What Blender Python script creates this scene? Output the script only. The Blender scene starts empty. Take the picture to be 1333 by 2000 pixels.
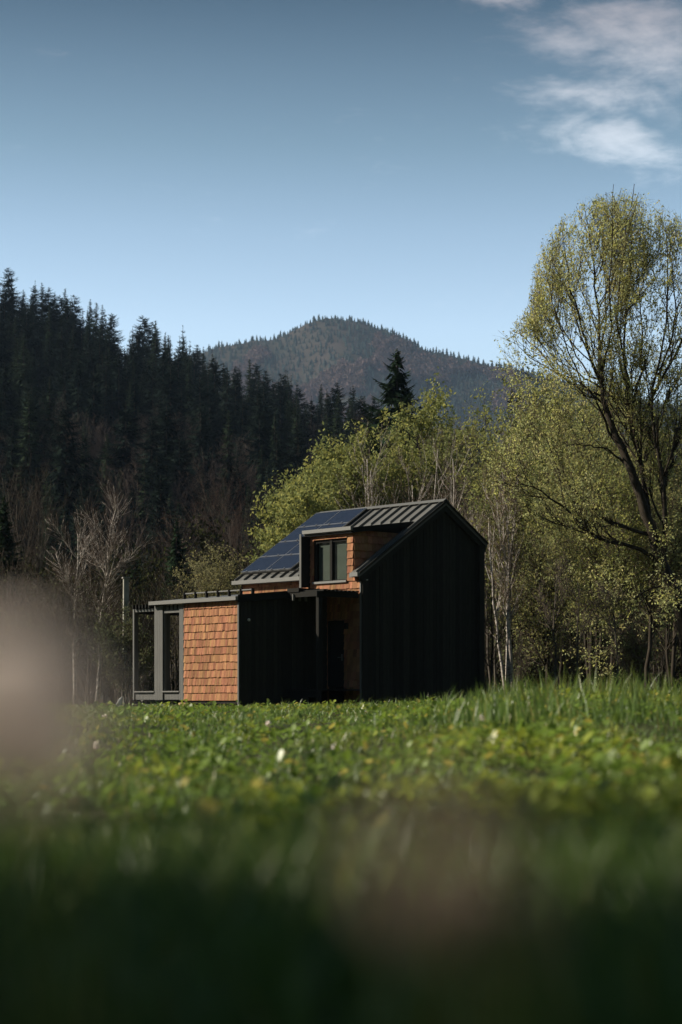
import bpy, math, random
import numpy as np
from mathutils import Vector
PI = math.pi
C = bpy.context.scene.collection
SC = bpy.context.scene
F = 3900.0           # focal length in photo pixels (photo is 1333 wide)
HY = 1375.0          # horizon row
CZ = 0.45            # eye height above the near lawn
def at(px, py, Y):
    return np.array([(px - 666.5) / F * Y, Y, CZ + (HY - py) / F * Y])

# ------------------------------------------------------------------ camera
cam = bpy.data.cameras.new('camera'); camo = bpy.data.objects.new('camera', cam); C.objects.link(camo)
SC.camera = camo
camo.location = (0, 0, CZ); camo.rotation_euler = (PI / 2, 0, 0)
cam.sensor_fit = 'HORIZONTAL'; cam.sensor_width = 24; cam.lens = 24 * F / 1333
cam.shift_y = 375 / 1333; cam.clip_start = 0.05; cam.clip_end = 20000
cam.dof.use_dof = True; cam.dof.focus_distance = 59; cam.dof.aperture_fstop = 2.1; cam.dof.aperture_blades = 0

# ------------------------------------------------------------------ sun, sky, exposure
SUN_EL = math.radians(32); SUN_DIR = Vector((-math.cos(SUN_EL), 0.0, math.sin(SUN_EL)))
sun = bpy.data.lights.new('sun', 'SUN'); so = bpy.data.objects.new('sun', sun); C.objects.link(so)
sun.energy = 4.0; sun.angle = math.radians(0.53); sun.color = (1.0, 0.90, 0.76)
so.rotation_euler = SUN_DIR.to_track_quat('Z', 'Y').to_euler(); so.location = (-30, 0, 30)
SC.view_settings.view_transform = 'Standard'; SC.view_settings.look = 'None'
SC.view_settings.exposure = 0.65; SC.view_settings.gamma = 1; SC.view_settings.use_curve_mapping = False
SC.cycles.use_denoising = True
SC.cycles.max_bounces = 5; SC.cycles.diffuse_bounces = 3; SC.cycles.glossy_bounces = 3
SC.cycles.transmission_bounces = 4; SC.cycles.volume_bounces = 0; SC.cycles.transparent_max_bounces = 8
SC.cycles.caustics_reflective = False; SC.cycles.caustics_refractive = False

world = bpy.data.worlds.new('World'); SC.world = world; world.use_nodes = True
nt = world.node_tree; N = nt.nodes; Lk = nt.links; N.clear()
wo = N.new('ShaderNodeOutputWorld'); bg = N.new('ShaderNodeBackground'); bg.inputs[1].default_value = 0.15
sky = N.new('ShaderNodeTexSky'); sky.sky_type = 'NISHITA'; sky.sun_disc = False
sky.sun_elevation = SUN_EL; sky.sun_rotation = math.radians(-90); sky.altitude = 600; sky.air_density = 1.0
sky.dust_density = 0.6; sky.ozone_density = 1.3
tc = N.new('ShaderNodeTexCoord'); sep = N.new('ShaderNodeSeparateXYZ'); Lk.new(tc.outputs['Generated'], sep.inputs[0])
def wmath(op, a, b=None, c=None, clamp=False):
    n = N.new('ShaderNodeMath'); n.operation = op; n.use_clamp = clamp
    for i, v in enumerate((a, b, c)):
        if v is None: continue
        if hasattr(v, 'is_linked') or hasattr(v, 'links'): Lk.new(v, n.inputs[i])
        else: n.inputs[i].default_value = v
    return n.outputs[0]
def wmap(v, a, b, c=0.0, d=1.0):
    n = N.new('ShaderNodeMapRange'); n.interpolation_type = 'SMOOTHSTEP'
    Lk.new(v, n.inputs[0])
    for i, x in enumerate((a, b, c, d)): n.inputs[i + 1].default_value = x
    return n.outputs[0]
rmp = N.new('ShaderNodeValToRGB'); Lk.new(sep.outputs[2], rmp.inputs[0])
SKY_STOPS = [(0.0, (1.12, 1.02, 0.92)), (0.185, (1.12, 1.02, 0.92)), (0.23, (0.84, 0.80, 0.72)), (0.27, (0.54, 0.56, 0.49)), (0.335, (0.17, 0.22, 0.215)), (1.0, (0.20, 0.22, 0.22))]
el = rmp.color_ramp.elements
while len(el) < len(SKY_STOPS): el.new(0.5)
for e, (p, c) in zip(el, SKY_STOPS): e.position = p; e.color = (*c, 1)
mul = N.new('ShaderNodeMix'); mul.data_type = 'RGBA'; mul.blend_type = 'MULTIPLY'; mul.inputs[0].default_value = 1
Lk.new(sky.outputs[0], mul.inputs[6]); Lk.new(rmp.outputs[0], mul.inputs[7])
# thin high clouds, up to the right
mp = N.new('ShaderNodeMapping'); mp.inputs['Scale'].default_value = (14, 14, 44); mp.inputs['Rotation'].default_value = (0, math.radians(9), 0)
Lk.new(tc.outputs['Generated'], mp.inputs[0])
n1 = N.new('ShaderNodeTexNoise'); n1.inputs['Scale'].default_value = 1.1; n1.inputs['Detail'].default_value = 9; n1.inputs['Roughness'].default_value = 0.58; n1.inputs['Distortion'].default_value = 1.1
Lk.new(mp.outputs[0], n1.inputs[0])
n2 = N.new('ShaderNodeTexNoise'); n2.inputs['Scale'].default_value = 5.5; n2.inputs['Detail'].default_value = 6; n2.inputs['Roughness'].default_value = 0.65
Lk.new(mp.outputs[0], n2.inputs[0])
# where the cloud banks lie: x/y gives the bearing
bear = wmath('DIVIDE', sep.outputs[0], sep.outputs[1]); elev = wmath('DIVIDE', sep.outputs[2], sep.outputs[1])
def blob(cx, cy, rx, ry):
    a = wmath('POWER', wmath('ABSOLUTE', wmath('DIVIDE', wmath('SUBTRACT', bear, cx), rx)), 2.0)
    b = wmath('POWER', wmath('ABSOLUTE', wmath('DIVIDE', wmath('SUBTRACT', elev, cy), ry)), 2.0)
    return wmath('POWER', 2.718, wmath('MULTIPLY', wmath('ADD', a, b), -1.0))
wv = N.new('ShaderNodeTexNoise'); wv.inputs['Scale'].default_value = 26; wv.inputs['Detail'].default_value = 3; Lk.new(tc.outputs['Generated'], wv.inputs[0])
wob = wmath('MULTIPLY', wmath('SUBTRACT', wv.outputs[0], 0.5), 0.03); elev0 = elev; elev = wmath('ADD', wmath('ADD', elev, wob), wmath('MULTIPLY', wmath('SUBTRACT', bear, 0.14), 0.18))
blobs = [blob((1200 - 666) / F, (HY - 285) / F, 0.040, 0.012), blob((1270 - 666) / F, (HY - 80) / F, 0.052, 0.032), blob((1110 - 666) / F, (HY - 100) / F, 0.032, 0.012), blob((1180 - 666) / F, (HY - 200) / F, 0.045, 0.010), blob((960 - 666) / F, (HY - 35) / F, 0.030, 0.010), blob((1600 - 666) / F, (HY - 60) / F, 0.08, 0.08)]
dens = blobs[0]
for b_ in blobs[1:]: dens = wmath('MAXIMUM', dens, b_)
nz = wmath('ADD', wmath('MULTIPLY', n1.outputs[0], 0.62), wmath('MULTIPLY', n2.outputs[0], 0.38))
cm = wmap(wmath('ADD', wmath('MULTIPLY', dens, 0.38), nz), 0.57, 1.06, 0.0, 0.74)
cm = wmath('MULTIPLY', cm, wmap(sep.outputs[1], 0.2, 0.5))
ccol = N.new('ShaderNodeValToRGB'); Lk.new(elev0, ccol.inputs[0])
ccol.color_ramp.elements[0].position = 0.25; ccol.color_ramp.elements[0].color = (4.6, 5.1, 5.6, 1)
ccol.color_ramp.elements[1].position = 0.345; ccol.color_ramp.elements[1].color = (2.5, 2.35, 2.5, 1)
mix = N.new('ShaderNodeMix'); mix.data_type = 'RGBA'
Lk.new(cm, mix.inputs[0]); Lk.new(mul.outputs[2], mix.inputs[6]); Lk.new(ccol.outputs[0], mix.inputs[7])
Lk.new(mix.outputs[2], bg.inputs[0]); Lk.new(bg.outputs[0], wo.inputs[0])

# ------------------------------------------------------------------ helpers
class MB:
    def __init__(s): s.v = []; s.f = []; s.c = []; s.m = []; s.n = 0
    def add(s, v, f, col=None, mat=0):
        v = np.asarray(v, float).reshape(-1, 3)
        if not isinstance(f, (list, tuple)) or (len(f) and not isinstance(f[0], np.ndarray)): f = [np.asarray(f)]
        for a in f:
            if a.size: s.f.append(a + s.n); s.m.append(np.full(len(a), mat, np.int32))
        s.v.append(v)
        if col is None: col = np.ones((len(v), 3))
        col = np.asarray(col, float)
        if col.ndim == 1: col = np.tile(col, (len(v), 1))
        s.c.append(col); s.n += len(v)
        return s
    def box(s, x0, x1, y0, y1, z0, z1, col=None, mat=0):
        x0, x1 = sorted((x0, x1)); y0, y1 = sorted((y0, y1)); z0, z1 = sorted((z0, z1))
        v = [(x0, y0, z0), (x1, y0, z0), (x1, y1, z0), (x0, y1, z0), (x0, y0, z1), (x1, y0, z1), (x1, y1, z1), (x0, y1, z1)]
        return s.hexa(v, col, mat)
    def hexa(s, v, col=None, mat=0):   # bottom ring then top ring
        f = np.array([(0, 3, 2, 1), (4, 5, 6, 7), (0, 1, 5, 4), (1, 2, 6, 5), (2, 3, 7, 6), (3, 0, 4, 7)])
        return s.add(v, [f], col, mat)
    def tubes(s, P, R, k=5, col=None, mat=0):
        P = np.asarray(P, float); R = np.asarray(R, float)
        if P.ndim == 2: P = P[None]; R = R[None]
        B, n, _ = P.shape
        T = np.gradient(P, axis=1); T /= np.linalg.norm(T, axis=2, keepdims=True) + 1e-9
        ref = np.zeros_like(T); ref[...] = (0.31, 0.17, 0.93); par = np.abs((T * ref).sum(2)) > 0.9; ref[par] = (0.93, 0.31, 0.1)
        A = np.cross(T, ref); A /= np.linalg.norm(A, axis=2, keepdims=True) + 1e-9; D = np.cross(T, A)
        th = np.arange(k) * 2 * PI / k
        V = P[:, :, None] + R[:, :, None, None] * (np.cos(th)[None, None, :, None] * A[:, :, None] + np.sin(th)[None, None, :, None] * D[:, :, None])
        idx = np.arange(B * n * k).reshape(B, n, k)
        a = idx[:, :-1]; b = idx[:, 1:]
        q = np.stack([a, np.roll(a, -1, 2), np.roll(b, -1, 2), b], -1).reshape(-1, 4)
        caps = [idx[:, -1].reshape(-1, k)] if k > 2 else []
        caps0 = [idx[:, 0, ::-1].reshape(-1, k)] if k > 2 else []
        c = None
        if col is not None:
            col = np.asarray(col, float)
            c = np.tile(col, (B * n * k, 1)) if col.ndim == 1 else np.repeat(col, n * k, 0)
        return s.add(V, [q] + caps + caps0, c, mat)
    def build(s, name, mats, parent=None, smooth=False):
        me = bpy.data.meshes.new(name)
        V = np.concatenate(s.v); me.vertices.add(len(V)); me.vertices.foreach_set('co', V.astype(np.float32).ravel())
        ls = np.concatenate([np.full(len(a), a.shape[1], np.int32) for a in s.f]); li = np.concatenate([a.ravel() for a in s.f]).astype(np.int32)
        me.loops.add(len(li)); me.loops.foreach_set('vertex_index', li)
        me.polygons.add(len(ls)); st = np.zeros(len(ls), np.int32); st[1:] = np.cumsum(ls)[:-1]
        me.polygons.foreach_set('loop_start', st)
        try: me.polygons.foreach_set('loop_total', ls)
        except Exception: pass
        me.polygons.foreach_set('material_index', np.concatenate(s.m))
        me.polygons.foreach_set('use_smooth', np.full(len(ls), smooth))
        ca = me.color_attributes.new('Col', 'FLOAT_COLOR', 'POINT')
        cc = np.ones((len(V), 4), np.float32); cc[:, :3] = np.concatenate(s.c); ca.data.foreach_set('color', cc.ravel())
        if not isinstance(mats, (list, tuple)): mats = [mats]
        for m in mats: me.materials.append(m)
        me.update(); me.validate(verbose=False)
        o = bpy.data.objects.new(name, me); C.objects.link(o)
        if parent is not None: o.parent = parent
        return o

def tag(o, label=None, cat=None, group=None, kind=None):
    if label: o['label'] = label
    if cat: o['category'] = cat
    if group: o['group'] = group
    if kind: o['kind'] = kind
    return o
def empty(name, loc, rz=0, label=None, cat=None, group=None):
    o = bpy.data.objects.new(name, None); C.objects.link(o); o.empty_display_size = 0.3
    o.location = loc; o.rotation_euler = (0, 0, rz); return tag(o, label, cat, group)
def copy_tree(o, parent=None):
    c = o.copy(); C.objects.link(c); c.parent = parent
    for ch in list(o.children): copy_tree(ch, c)
    return c

def material(name, col, rough=0.7, spec=0.3, metal=0.0, use_attr=False, noise=None, noise2=None, bump=None, stretch=(1, 1, 1), alt=None, coords='Object'):
    m = bpy.data.materials.new(name); m.use_nodes = True; t = m.node_tree; n = t.nodes; l = t.links
    b = n['Principled BSDF']; b.inputs['Roughness'].default_value = rough; b.inputs['Metallic'].default_value = metal
    b.inputs['Specular IOR Level'].default_value = spec
    src = None
    rgb = n.new('ShaderNodeRGB'); rgb.outputs[0].default_value = (*col, 1); src = rgb.outputs[0]
    def mixn(kind, fac, a, bb):
        x = n.new('ShaderNodeMix'); x.data_type = 'RGBA'; x.blend_type = kind
        if isinstance(fac, float): x.inputs[0].default_value = fac
        else: l.new(fac, x.inputs[0])
        l.new(a, x.inputs[6]); l.new(bb, x.inputs[7]); return x.outputs[2]
    if use_attr:
        at_ = n.new('ShaderNodeAttribute'); at_.attribute_name = 'Col'; src = mixn('MULTIPLY', 1.0, src, at_.outputs['Color'])
    tcx = n.new('ShaderNodeTexCoord'); mpx = n.new('ShaderNodeMapping'); mpx.inputs['Scale'].default_value = stretch
    l.new(tcx.outputs[coords], mpx.inputs[0])
    nf = None
    if noise:
        x = n.new('ShaderNodeTexNoise'); x.inputs['Scale'].default_value = noise; x.inputs['Detail'].default_value = 6; x.inputs['Roughness'].default_value = 0.6
        l.new(mpx.outputs[0], x.inputs[0]); nf = x.outputs[0]
        r = n.new('ShaderNodeMapRange'); l.new(nf, r.inputs[0]); r.inputs[1].default_value = 0.35; r.inputs[2].default_value = 0.68
        a2 = n.new('ShaderNodeRGB'); a2.outputs[0].default_value = (*(alt or [c * 0.55 for c in col]), 1)
        if use_attr:
            src = mixn('MIX', r.outputs[0], src, mixn('MULTIPLY', 1.0, a2.outputs[0], at_.outputs['Color']))
        else: src = mixn('MIX', r.outputs[0], src, a2.outputs[0])
    l.new(src, b.inputs['Base Color'])
    if bump:
        x = n.new('ShaderNodeTexNoise'); x.inputs['Scale'].default_value = bump[0]; x.inputs['Detail'].default_value = 5
        l.new(mpx.outputs[0], x.inputs[0]); bp = n.new('ShaderNodeBump'); bp.inputs['Strength'].default_value = bump[1]; bp.inputs['Distance'].default_value = bump[2]
        l.new(x.outputs[0], bp.inputs['Height']); l.new(bp.outputs[0], b.inputs['Normal'])
    return m
def leafmat(name, col, trans=0.4, gloss=0.0, rough=0.5):
    m = bpy.data.materials.new(name); m.use_nodes = True; t = m.node_tree; n = t.nodes; l = t.links; n.clear()
    out = n.new('ShaderNodeOutputMaterial'); at_ = n.new('ShaderNodeAttribute'); at_.attribute_name = 'Col'
    x = n.new('ShaderNodeMix'); x.data_type = 'RGBA'; x.blend_type = 'MULTIPLY'; x.inputs[0].default_value = 1; x.inputs[6].default_value = (*col, 1)
    l.new(at_.outputs['Color'], x.inputs[7])
    d = n.new('ShaderNodeBsdfDiffuse'); tr = n.new('ShaderNodeBsdfTranslucent'); mx = n.new('ShaderNodeMixShader'); mx.inputs[0].default_value = trans
    l.new(x.outputs[2], d.inputs[0]); l.new(x.outputs[2], tr.inputs[0]); l.new(d.outputs[0], mx.inputs[1]); l.new(tr.outputs[0], mx.inputs[2])
    last = mx.outputs[0]
    if gloss:
        g = n.new('ShaderNodeBsdfGlossy'); g.inputs['Roughness'].default_value = rough; m2 = n.new('ShaderNodeMixShader'); m2.inputs[0].default_value = gloss
        l.new(last, m2.inputs[1]); l.new(g.outputs[0], m2.inputs[2]); last = m2.outputs[0]
    l.new(last, out.inputs[0]); return m

def hash2(ix, iy, s=0):
    h = np.sin(ix * 127.1 + iy * 311.7 + s * 74.7) * 43758.5453
    return h - np.floor(h)
def vnoise(x, y, s=0):
    x = np.asarray(x, float); y = np.asarray(y, float)
    ix = np.floor(x); iy = np.floor(y); fx = x - ix; fy = y - iy; fx = fx * fx * (3 - 2 * fx); fy = fy * fy * (3 - 2 * fy)
    return (hash2(ix, iy, s) * (1 - fx) + hash2(ix + 1, iy, s) * fx) * (1 - fy) + (hash2(ix, iy + 1, s) * (1 - fx) + hash2(ix + 1, iy + 1, s) * fx) * fy
def fbm(x, y, s=0, o=4):
    r = 0; a = 0.5
    for i in range(o): r = r + a * vnoise(x * 2 ** i, y * 2 ** i, s + i); a *= 0.5
    return r / (1 - 0.5 ** o)
def sstep(a, b, x):
    t = np.clip((np.asarray(x, float) - a) / (b - a), 0, 1); return t * t * (3 - 2 * t)

# ------------------------------------------------------------------ ground
def ground_z(X, Y):
    X = np.asarray(X, float); Y = np.asarray(Y, float)
    z = np.interp(Y, [-50, 0, 3, 7, 12, 20, 32, 45, 58, 80, 200, 20000], [-.33, -.33, -.33, -.40, -.40, -.26, -.16, -.15, -.17, -.1, 0.0, 0.0])
    rx = X / np.maximum(Y, 4)
    z = z + 0.20 * sstep(-0.02, 0.10, rx) * np.exp(-((Y - 22) / 8.0) ** 2)
    z = z + 0.05 * sstep(0.0, 0.10, rx) * np.exp(-((Y - 45) / 12.0) ** 2)
    z = z + (fbm(X / 1.3, Y / 3.0, 3, 3) - 0.5) * 0.23 * sstep(4, 8, Y) * (1 - 0.7 * sstep(40, 60, Y))
    return CZ + z
def grid(xs, ys, zf, yjit=None):
    X, Y = np.meshgrid(xs, ys); Z = zf(X, Y); n = len(xs); m = len(ys)
    idx = np.arange(n * m).reshape(m, n)
    f = np.stack([idx[:-1, :-1], idx[:-1, 1:], idx[1:, 1:], idx[1:, :-1]], -1).reshape(-1, 4)
    return np.stack([X, Y, Z], -1).reshape(-1, 3), f
t_ = np.linspace(-1, 1, 241); xs = np.sinh(t_ * 6.6) / math.sinh(6.6) * 6000
ys = np.concatenate([np.linspace(-300, -4, 12), np.linspace(-3, 70, 240), 70 + np.geomspace(1, 7000, 60)])
v, f = grid(xs, ys, ground_z)
m_ground = material('meadow_soil', (0.035, 0.055, 0.015), 0.95, 0.1, noise=1.3, alt=(0.06, 0.055, 0.025), bump=(14, 0.6, 0.05))
tag(MB().add(v, [f]).build('ground', m_ground, smooth=True), kind='structure')

# forested hill on the left
def hill_z(X, Y):
    crest = np.interp(X, [-900, -600, -330, -180, -89, -45, -21, 3, 31, 60, 95, 140], [330, 300, 240, 150, 93, 77, 66, 60, 46, 22, 4, -6])  # unseen heights far left are raised to block the sun from this slope
    g = sstep(130, 520, Y); g = 0.35 * g + 0.65 * np.clip((Y - 170) / 350, 0, 1)
    back = 1 - 0.55 * sstep(540, 1100, Y)
    near = sstep(-420, -150, -np.abs(X) * 0 + X)      # keeps the meadow open to the south-west
    g2 = np.where(X < -110, g * np.clip((Y - 190) / 150, 0, 1) ** 0.5, g)
    return crest * g2 * back + (fbm(X / 60, Y / 60, 8, 4) - 0.5) * 10 * g - 2.0 + CZ
hx = np.linspace(-900, 150, 170); hy_ = np.linspace(150, 1150, 130)
v, f = grid(hx, hy_, hill_z)
m_hill = material('forest_floor', (0.045, 0.035, 0.022), 0.95, 0.1, noise=0.3, alt=(0.02, 0.026, 0.014))
tag(MB().add(v, [f]).build('forest_hill', m_hill, smooth=True), kind='structure')

# added unseen slopes beside and behind the camera, blocking low sky light
def ring(px0, seed):
    az = np.linspace(math.radians(48), math.radians(292), 90); rr = np.concatenate([np.linspace(95, 420, 26), [520, 700]])
    A_, R_ = np.meshgrid(az, rr); X = np.sin(A_) * R_; Y = np.cos(A_) * R_ + 20
    low = 1 - 0.75 * np.exp(-((A_ - math.radians(270)) / 0.30) ** 2)
    Zr = CZ - 2 + sstep(100, 420, R_) * 170 * low * (.75 + .5 * fbm(X / 150, Y / 150, seed, 3)) * sstep(math.radians(46), math.radians(70), A_) * (1 - .5 * sstep(430, 700, R_))
    n, m = A_.shape[1], A_.shape[0]; idx = np.arange(n * m).reshape(m, n)
    return np.stack([X, Y, Zr], -1).reshape(-1, 3), np.stack([idx[:-1, :-1], idx[:-1, 1:], idx[1:, 1:], idx[1:, :-1]], -1).reshape(-1, 4)
v, f = ring(0, 12)
m_sky_block = material('sky_block_slope', (0.022, 0.03, 0.018), 0.95, 0.1, noise=0.12, alt=(0.035, 0.032, 0.022), bump=(0.2, 1.0, 3.0))
tag(MB().add(v, [f]).build('sky_block_slopes', m_sky_block, smooth=True), kind='structure')

# far mountain
MY = 3000.0
cpx = np.array([-600, 100, 300, 430, 500, 525, 560, 600, 640, 700, 760, 830, 900, 1000, 1060, 1333, 1900])
cpy = np.array([900, 760, 705, 672, 656, 658, 643, 623, 611, 619, 640, 674, 693, 712, 729, 792, 940])
crx = (cpx - 666.5) / F * MY; crz = (HY - cpy) / F * MY
def mount_z(X, Y):
    k = np.clip((MY - Y), 0, None)
    c = np.interp(X - 0.16 * k, crx, crz)
    g = np.clip((Y - 1300) / (MY - 1300), 0, 1); g = 0.45 * g + 0.55 * g ** 2
    spur = (fbm(X / 260 + 5 + Y / 900, Y / 700, 21, 4) - 0.5) * 150 * np.clip(k / 500, 0, 1) * g
    back = 1 - 0.6 * sstep(MY + 30, MY + 900, Y)
    return (c * g + spur) * back - 6 + (fbm(X / 45, Y / 45, 5, 3) - 0.5) * 10
mx = np.linspace(-1500, 1700, 200); my = np.concatenate([np.linspace(1300, 2960, 110), np.linspace(2975, 3900, 40)])
v, f = grid(mx, my, mount_z)
m_mount = material('mountain_ground', (0.055, 0.045, 0.035), 0.95, 0.1, noise=0.012, alt=(0.035, 0.04, 0.028))
tag(MB().add(v, [f]).build('mountain', m_mount, smooth=True), kind='structure')

# ------------------------------------------------------------------ trees: generators
def unit(a): return a / (np.linalg.norm(a, axis=-1, keepdims=True) + 1e-9)
def grow(rng, P, R, nch, t0, t1, ang, length, up, wig, nseg, rr, rmin, shape=None, droop=0.0, wt=None):
    B, n, _ = P.shape
    seg = np.linalg.norm(P[:, -1] - P[:, 0], axis=1); w = seg / seg.sum() if wt is None else wt / wt.sum()
    pi = rng.choice(B, nch, p=w); t = t0 + (t1 - t0) * rng.random(nch)
    x = t * (n - 1); i = np.clip(x.astype(int), 0, n - 2); fr = (x - i)[:, None]
    pos = P[pi, i] * (1 - fr) + P[pi, i + 1] * fr; T = unit(P[pi, i + 1] - P[pi, i]); pr = R[pi, i] * (1 - fr[:, 0]) + R[pi, i + 1] * fr[:, 0]
    rv = unit(rng.normal(size=(nch, 3))); Nn = unit(rv - (rv * T).sum(1, keepdims=True) * T)
    a = (ang * (0.7 + 0.6 * rng.random(nch)))[:, None]
    d = unit(np.cos(a) * T + np.sin(a) * Nn)
    L = length * (0.6 + 0.8 * rng.random(nch))
    if shape is not None: L = L * shape(t, pos)
    out = [pos]; st = (L / nseg)[:, None]; p = pos
    for k in range(nseg):
        d = unit(d + np.array([0, 0, (up - droop * k / nseg) / nseg]) + rng.normal(size=(nch, 3)) * wig / nseg)
        p = p + d * st; out.append(p)
    Q = np.stack(out, 1); r0 = np.maximum(np.minimum(pr * rr, L * 0.03 + 0.004), rmin)
    RR = r0[:, None] * np.linspace(1, 0.3, nseg + 1)[None]
    return Q, np.maximum(RR, rmin * 0.6)
def leaves(mb, rng, P, nl, size, asp, cols, t0=0.15, spread=0.12, hang=0.0, mat=0, keep=None):
    B, n, _ = P.shape
    pi = rng.integers(0, B, nl); t = t0 + (1 - t0) * rng.random(nl); x = t * (n - 1); i = np.clip(x.astype(int), 0, n - 2); fr = (x - i)[:, None]
    pos = P[pi, i] * (1 - fr) + P[pi, i + 1] * fr + rng.normal(size=(nl, 3)) * spread
    if keep is not None: k = keep(pos); pos = pos[k]; pi = pi[k]; nl = len(pos)
    u = unit(rng.normal(size=(nl, 3)) + np.array([0, 0, -hang])); rv = rng.normal(size=(nl, 3)); w = unit(np.cross(u, rv))
    s = (size * (0.6 + 0.8 * rng.random(nl)))[:, None]
    V = np.stack([pos - u * s * 0.1, pos + u * s * 0.45 + w * s * asp * 0.5, pos + u * s, pos + u * s * 0.45 - w * s * asp * 0.5], 1)
    cols = np.asarray(cols, float); br = rng.random((B, 1)); bc = cols[rng.integers(0, len(cols), B)] * (0.8 + 0.4 * br)
    c = bc[pi] * (0.85 + 0.3 * rng.random((nl, 1)))
    mb.add(V, [np.arange(nl * 4).reshape(nl, 4)], np.repeat(c, 4, 0), mat)

def spruce_geo(mb, rng, h=1.0, rad=0.13, wh=26, nb=6, tw=9, base=0.08, droop=0.35, ragged=0.3, col=(1, 1, 1), trunk_mat=1, top=0.99, fat=1.0, pw=0.85):
    """spruce of height h; crown colours in mat 0, trunk in trunk_mat"""
    mb.tubes([[0, 0, 0], [0, 0, h * 0.5], [0, 0, h]], [h * 0.013, h * 0.008, h * 0.001], 5, (1, 1, 1), trunk_mat)
    zt = base + (top - base) * (np.linspace(0, 1, wh) ** 0.92); zz = np.repeat(zt, nb) + rng.normal(size=wh * nb) * 0.006
    n = len(zz); az = rng.random(n) * 2 * PI; az = az + np.repeat(rng.random(wh) * 6, nb)
    side = 1 + ragged * 0.6 * np.sin(az + rng.random() * 6) * rng.random(n)
    L = rad * h * (1 - (zz - base) / (1 - base)) ** pw * (1 - ragged / 2 + ragged * rng.random(n)) * side + 0.006 * h
    L *= np.where(rng.random(n) < 0.07 * ragged * 3, 0.45, 1)
    o = np.stack([np.cos(az), np.sin(az), np.zeros(n)], 1)
    el = 0.35 - 0.75 * (1 - zz)[:, None] * 1.0          # upper limbs rise, lower ones sag
    s = np.linspace(0.12, 1.0, tw)[None, :, None]
    sp = np.stack([np.zeros(n), np.zeros(n), zz * h], 1)[:, None] + L[:, None, None] * (o[:, None] * s + np.array([0, 0, 1.0]) * (el[:, None] * s - droop * s ** 2 + 0.18 * s ** 4))
    tn = unit(np.gradient(sp, axis=1)); sd = unit(np.cross(tn, np.array([0, 0, 1.0])))
    tl = (L[:, None, None] * (0.42 * (1 - s * 0.75) + 0.05)) * fat
    V = []
    for sg in (-1, 1):
        j = rng.normal(size=sp.shape) * 0.12
        a = sp; tip = sp + tl * (sd * sg + tn * 0.7 + j + np.array([0, 0, -0.45])); wv = tn * tl * 0.17
        V.append(np.stack([a - wv, a + wv + np.array([0, 0, 0.01 * h * 0.1]), tip], 2))
    tip = sp[:, -1:] + tn[:, -1:] * tl[:, -1:] * 2
    V = np.concatenate([x.reshape(-1, 3, 3) for x in V] + [np.stack([sp[:, -2:-1] - sd[:, -1:] * tl[:, -1:] * .5, sp[:, -2:-1] + sd[:, -1:] * tl[:, -1:] * .5, tip], 2).reshape(-1, 3, 3)])
    m = len(V); c = np.asarray(col) * (0.75 + 0.5 * rng.random((m, 1)))
    mb.add(V.reshape(-1, 3), [np.arange(m * 3).reshape(m, 3)], np.repeat(c, 3, 0), 0)
    # dense short sprays round the stem so the middle reads solid
    q = wh * nb * 2; z = base + (1 - base) * rng.random(q) ** 1.2; a = rng.random(q) * 2 * PI
    r = rad * h * (1 - z) ** pw * (0.15 + 0.5 * rng.random(q))
    p = np.stack([np.cos(a) * r, np.sin(a) * r, z * h], 1); u = unit(np.stack([np.cos(a), np.sin(a), -0.9 + 0 * a], 1)); w = np.stack([-np.sin(a), np.cos(a), 0 * a], 1)
    sz = (rad * h * 0.42 * (1 - z) ** 0.6 + 0.004 * h)[:, None]
    V = np.stack([p - w * sz * .35, p + w * sz * .35, p + u * sz], 1); c = np.asarray(col) * (0.6 + 0.4 * rng.random((q, 1)))
    mb.add(V.reshape(-1, 3), [np.arange(q * 3).reshape(q, 3)], np.repeat(c, 3, 0), 0)

def curve(rng, h, lean=(0, 0), n=9, wob=0.02, r0=0.1, r1=0.012):
    t = np.linspace(0, 1, n); w = np.cumsum(rng.normal(size=(n, 2)) * wob * h / 3, axis=0); w -= w[0]
    P = np.stack([lean[0] * h * t ** 1.3 + w[:, 0], lean[1] * h * t ** 1.3 + w[:, 1], h * t], 1)
    return P, r0 * (1 - t) ** 0.85 + r1
# materials for vegetation
m_needle = leafmat('spruce_needles', (0.026, 0.045, 0.024), 0.12)
m_needle_far = leafmat('far_spruce_needles', (0.026, 0.038, 0.028), 0.1)
m_bark = material('dark_bark', (0.042, 0.034, 0.026), 0.95, 0.05, noise=9, alt=(0.075, 0.064, 0.05), stretch=(1, 1, 0.3))
m_twig = leafmat('bare_twigs', (0.19, 0.15, 0.115), 0.0)
m_birch = material('birch_bark', (0.66, 0.61, 0.54), 0.8, 0.2, noise=6, alt=(0.16, 0.13, 0.11), stretch=(1, 1, 2.5))
m_grey = material('pale_grey_bark', (0.15, 0.13, 0.105), 0.85, 0.15, noise=7, alt=(0.07, 0.06, 0.05))
m_leaf = leafmat('spring_leaves', (0.335, 0.345, 0.145), 0.5)
GREENS = [(0.9, 0.95, 0.9), (1.05, 1.0, 0.9), (0.75, 0.85, 0.9), (1.15, 1.0, 0.95)]

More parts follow.
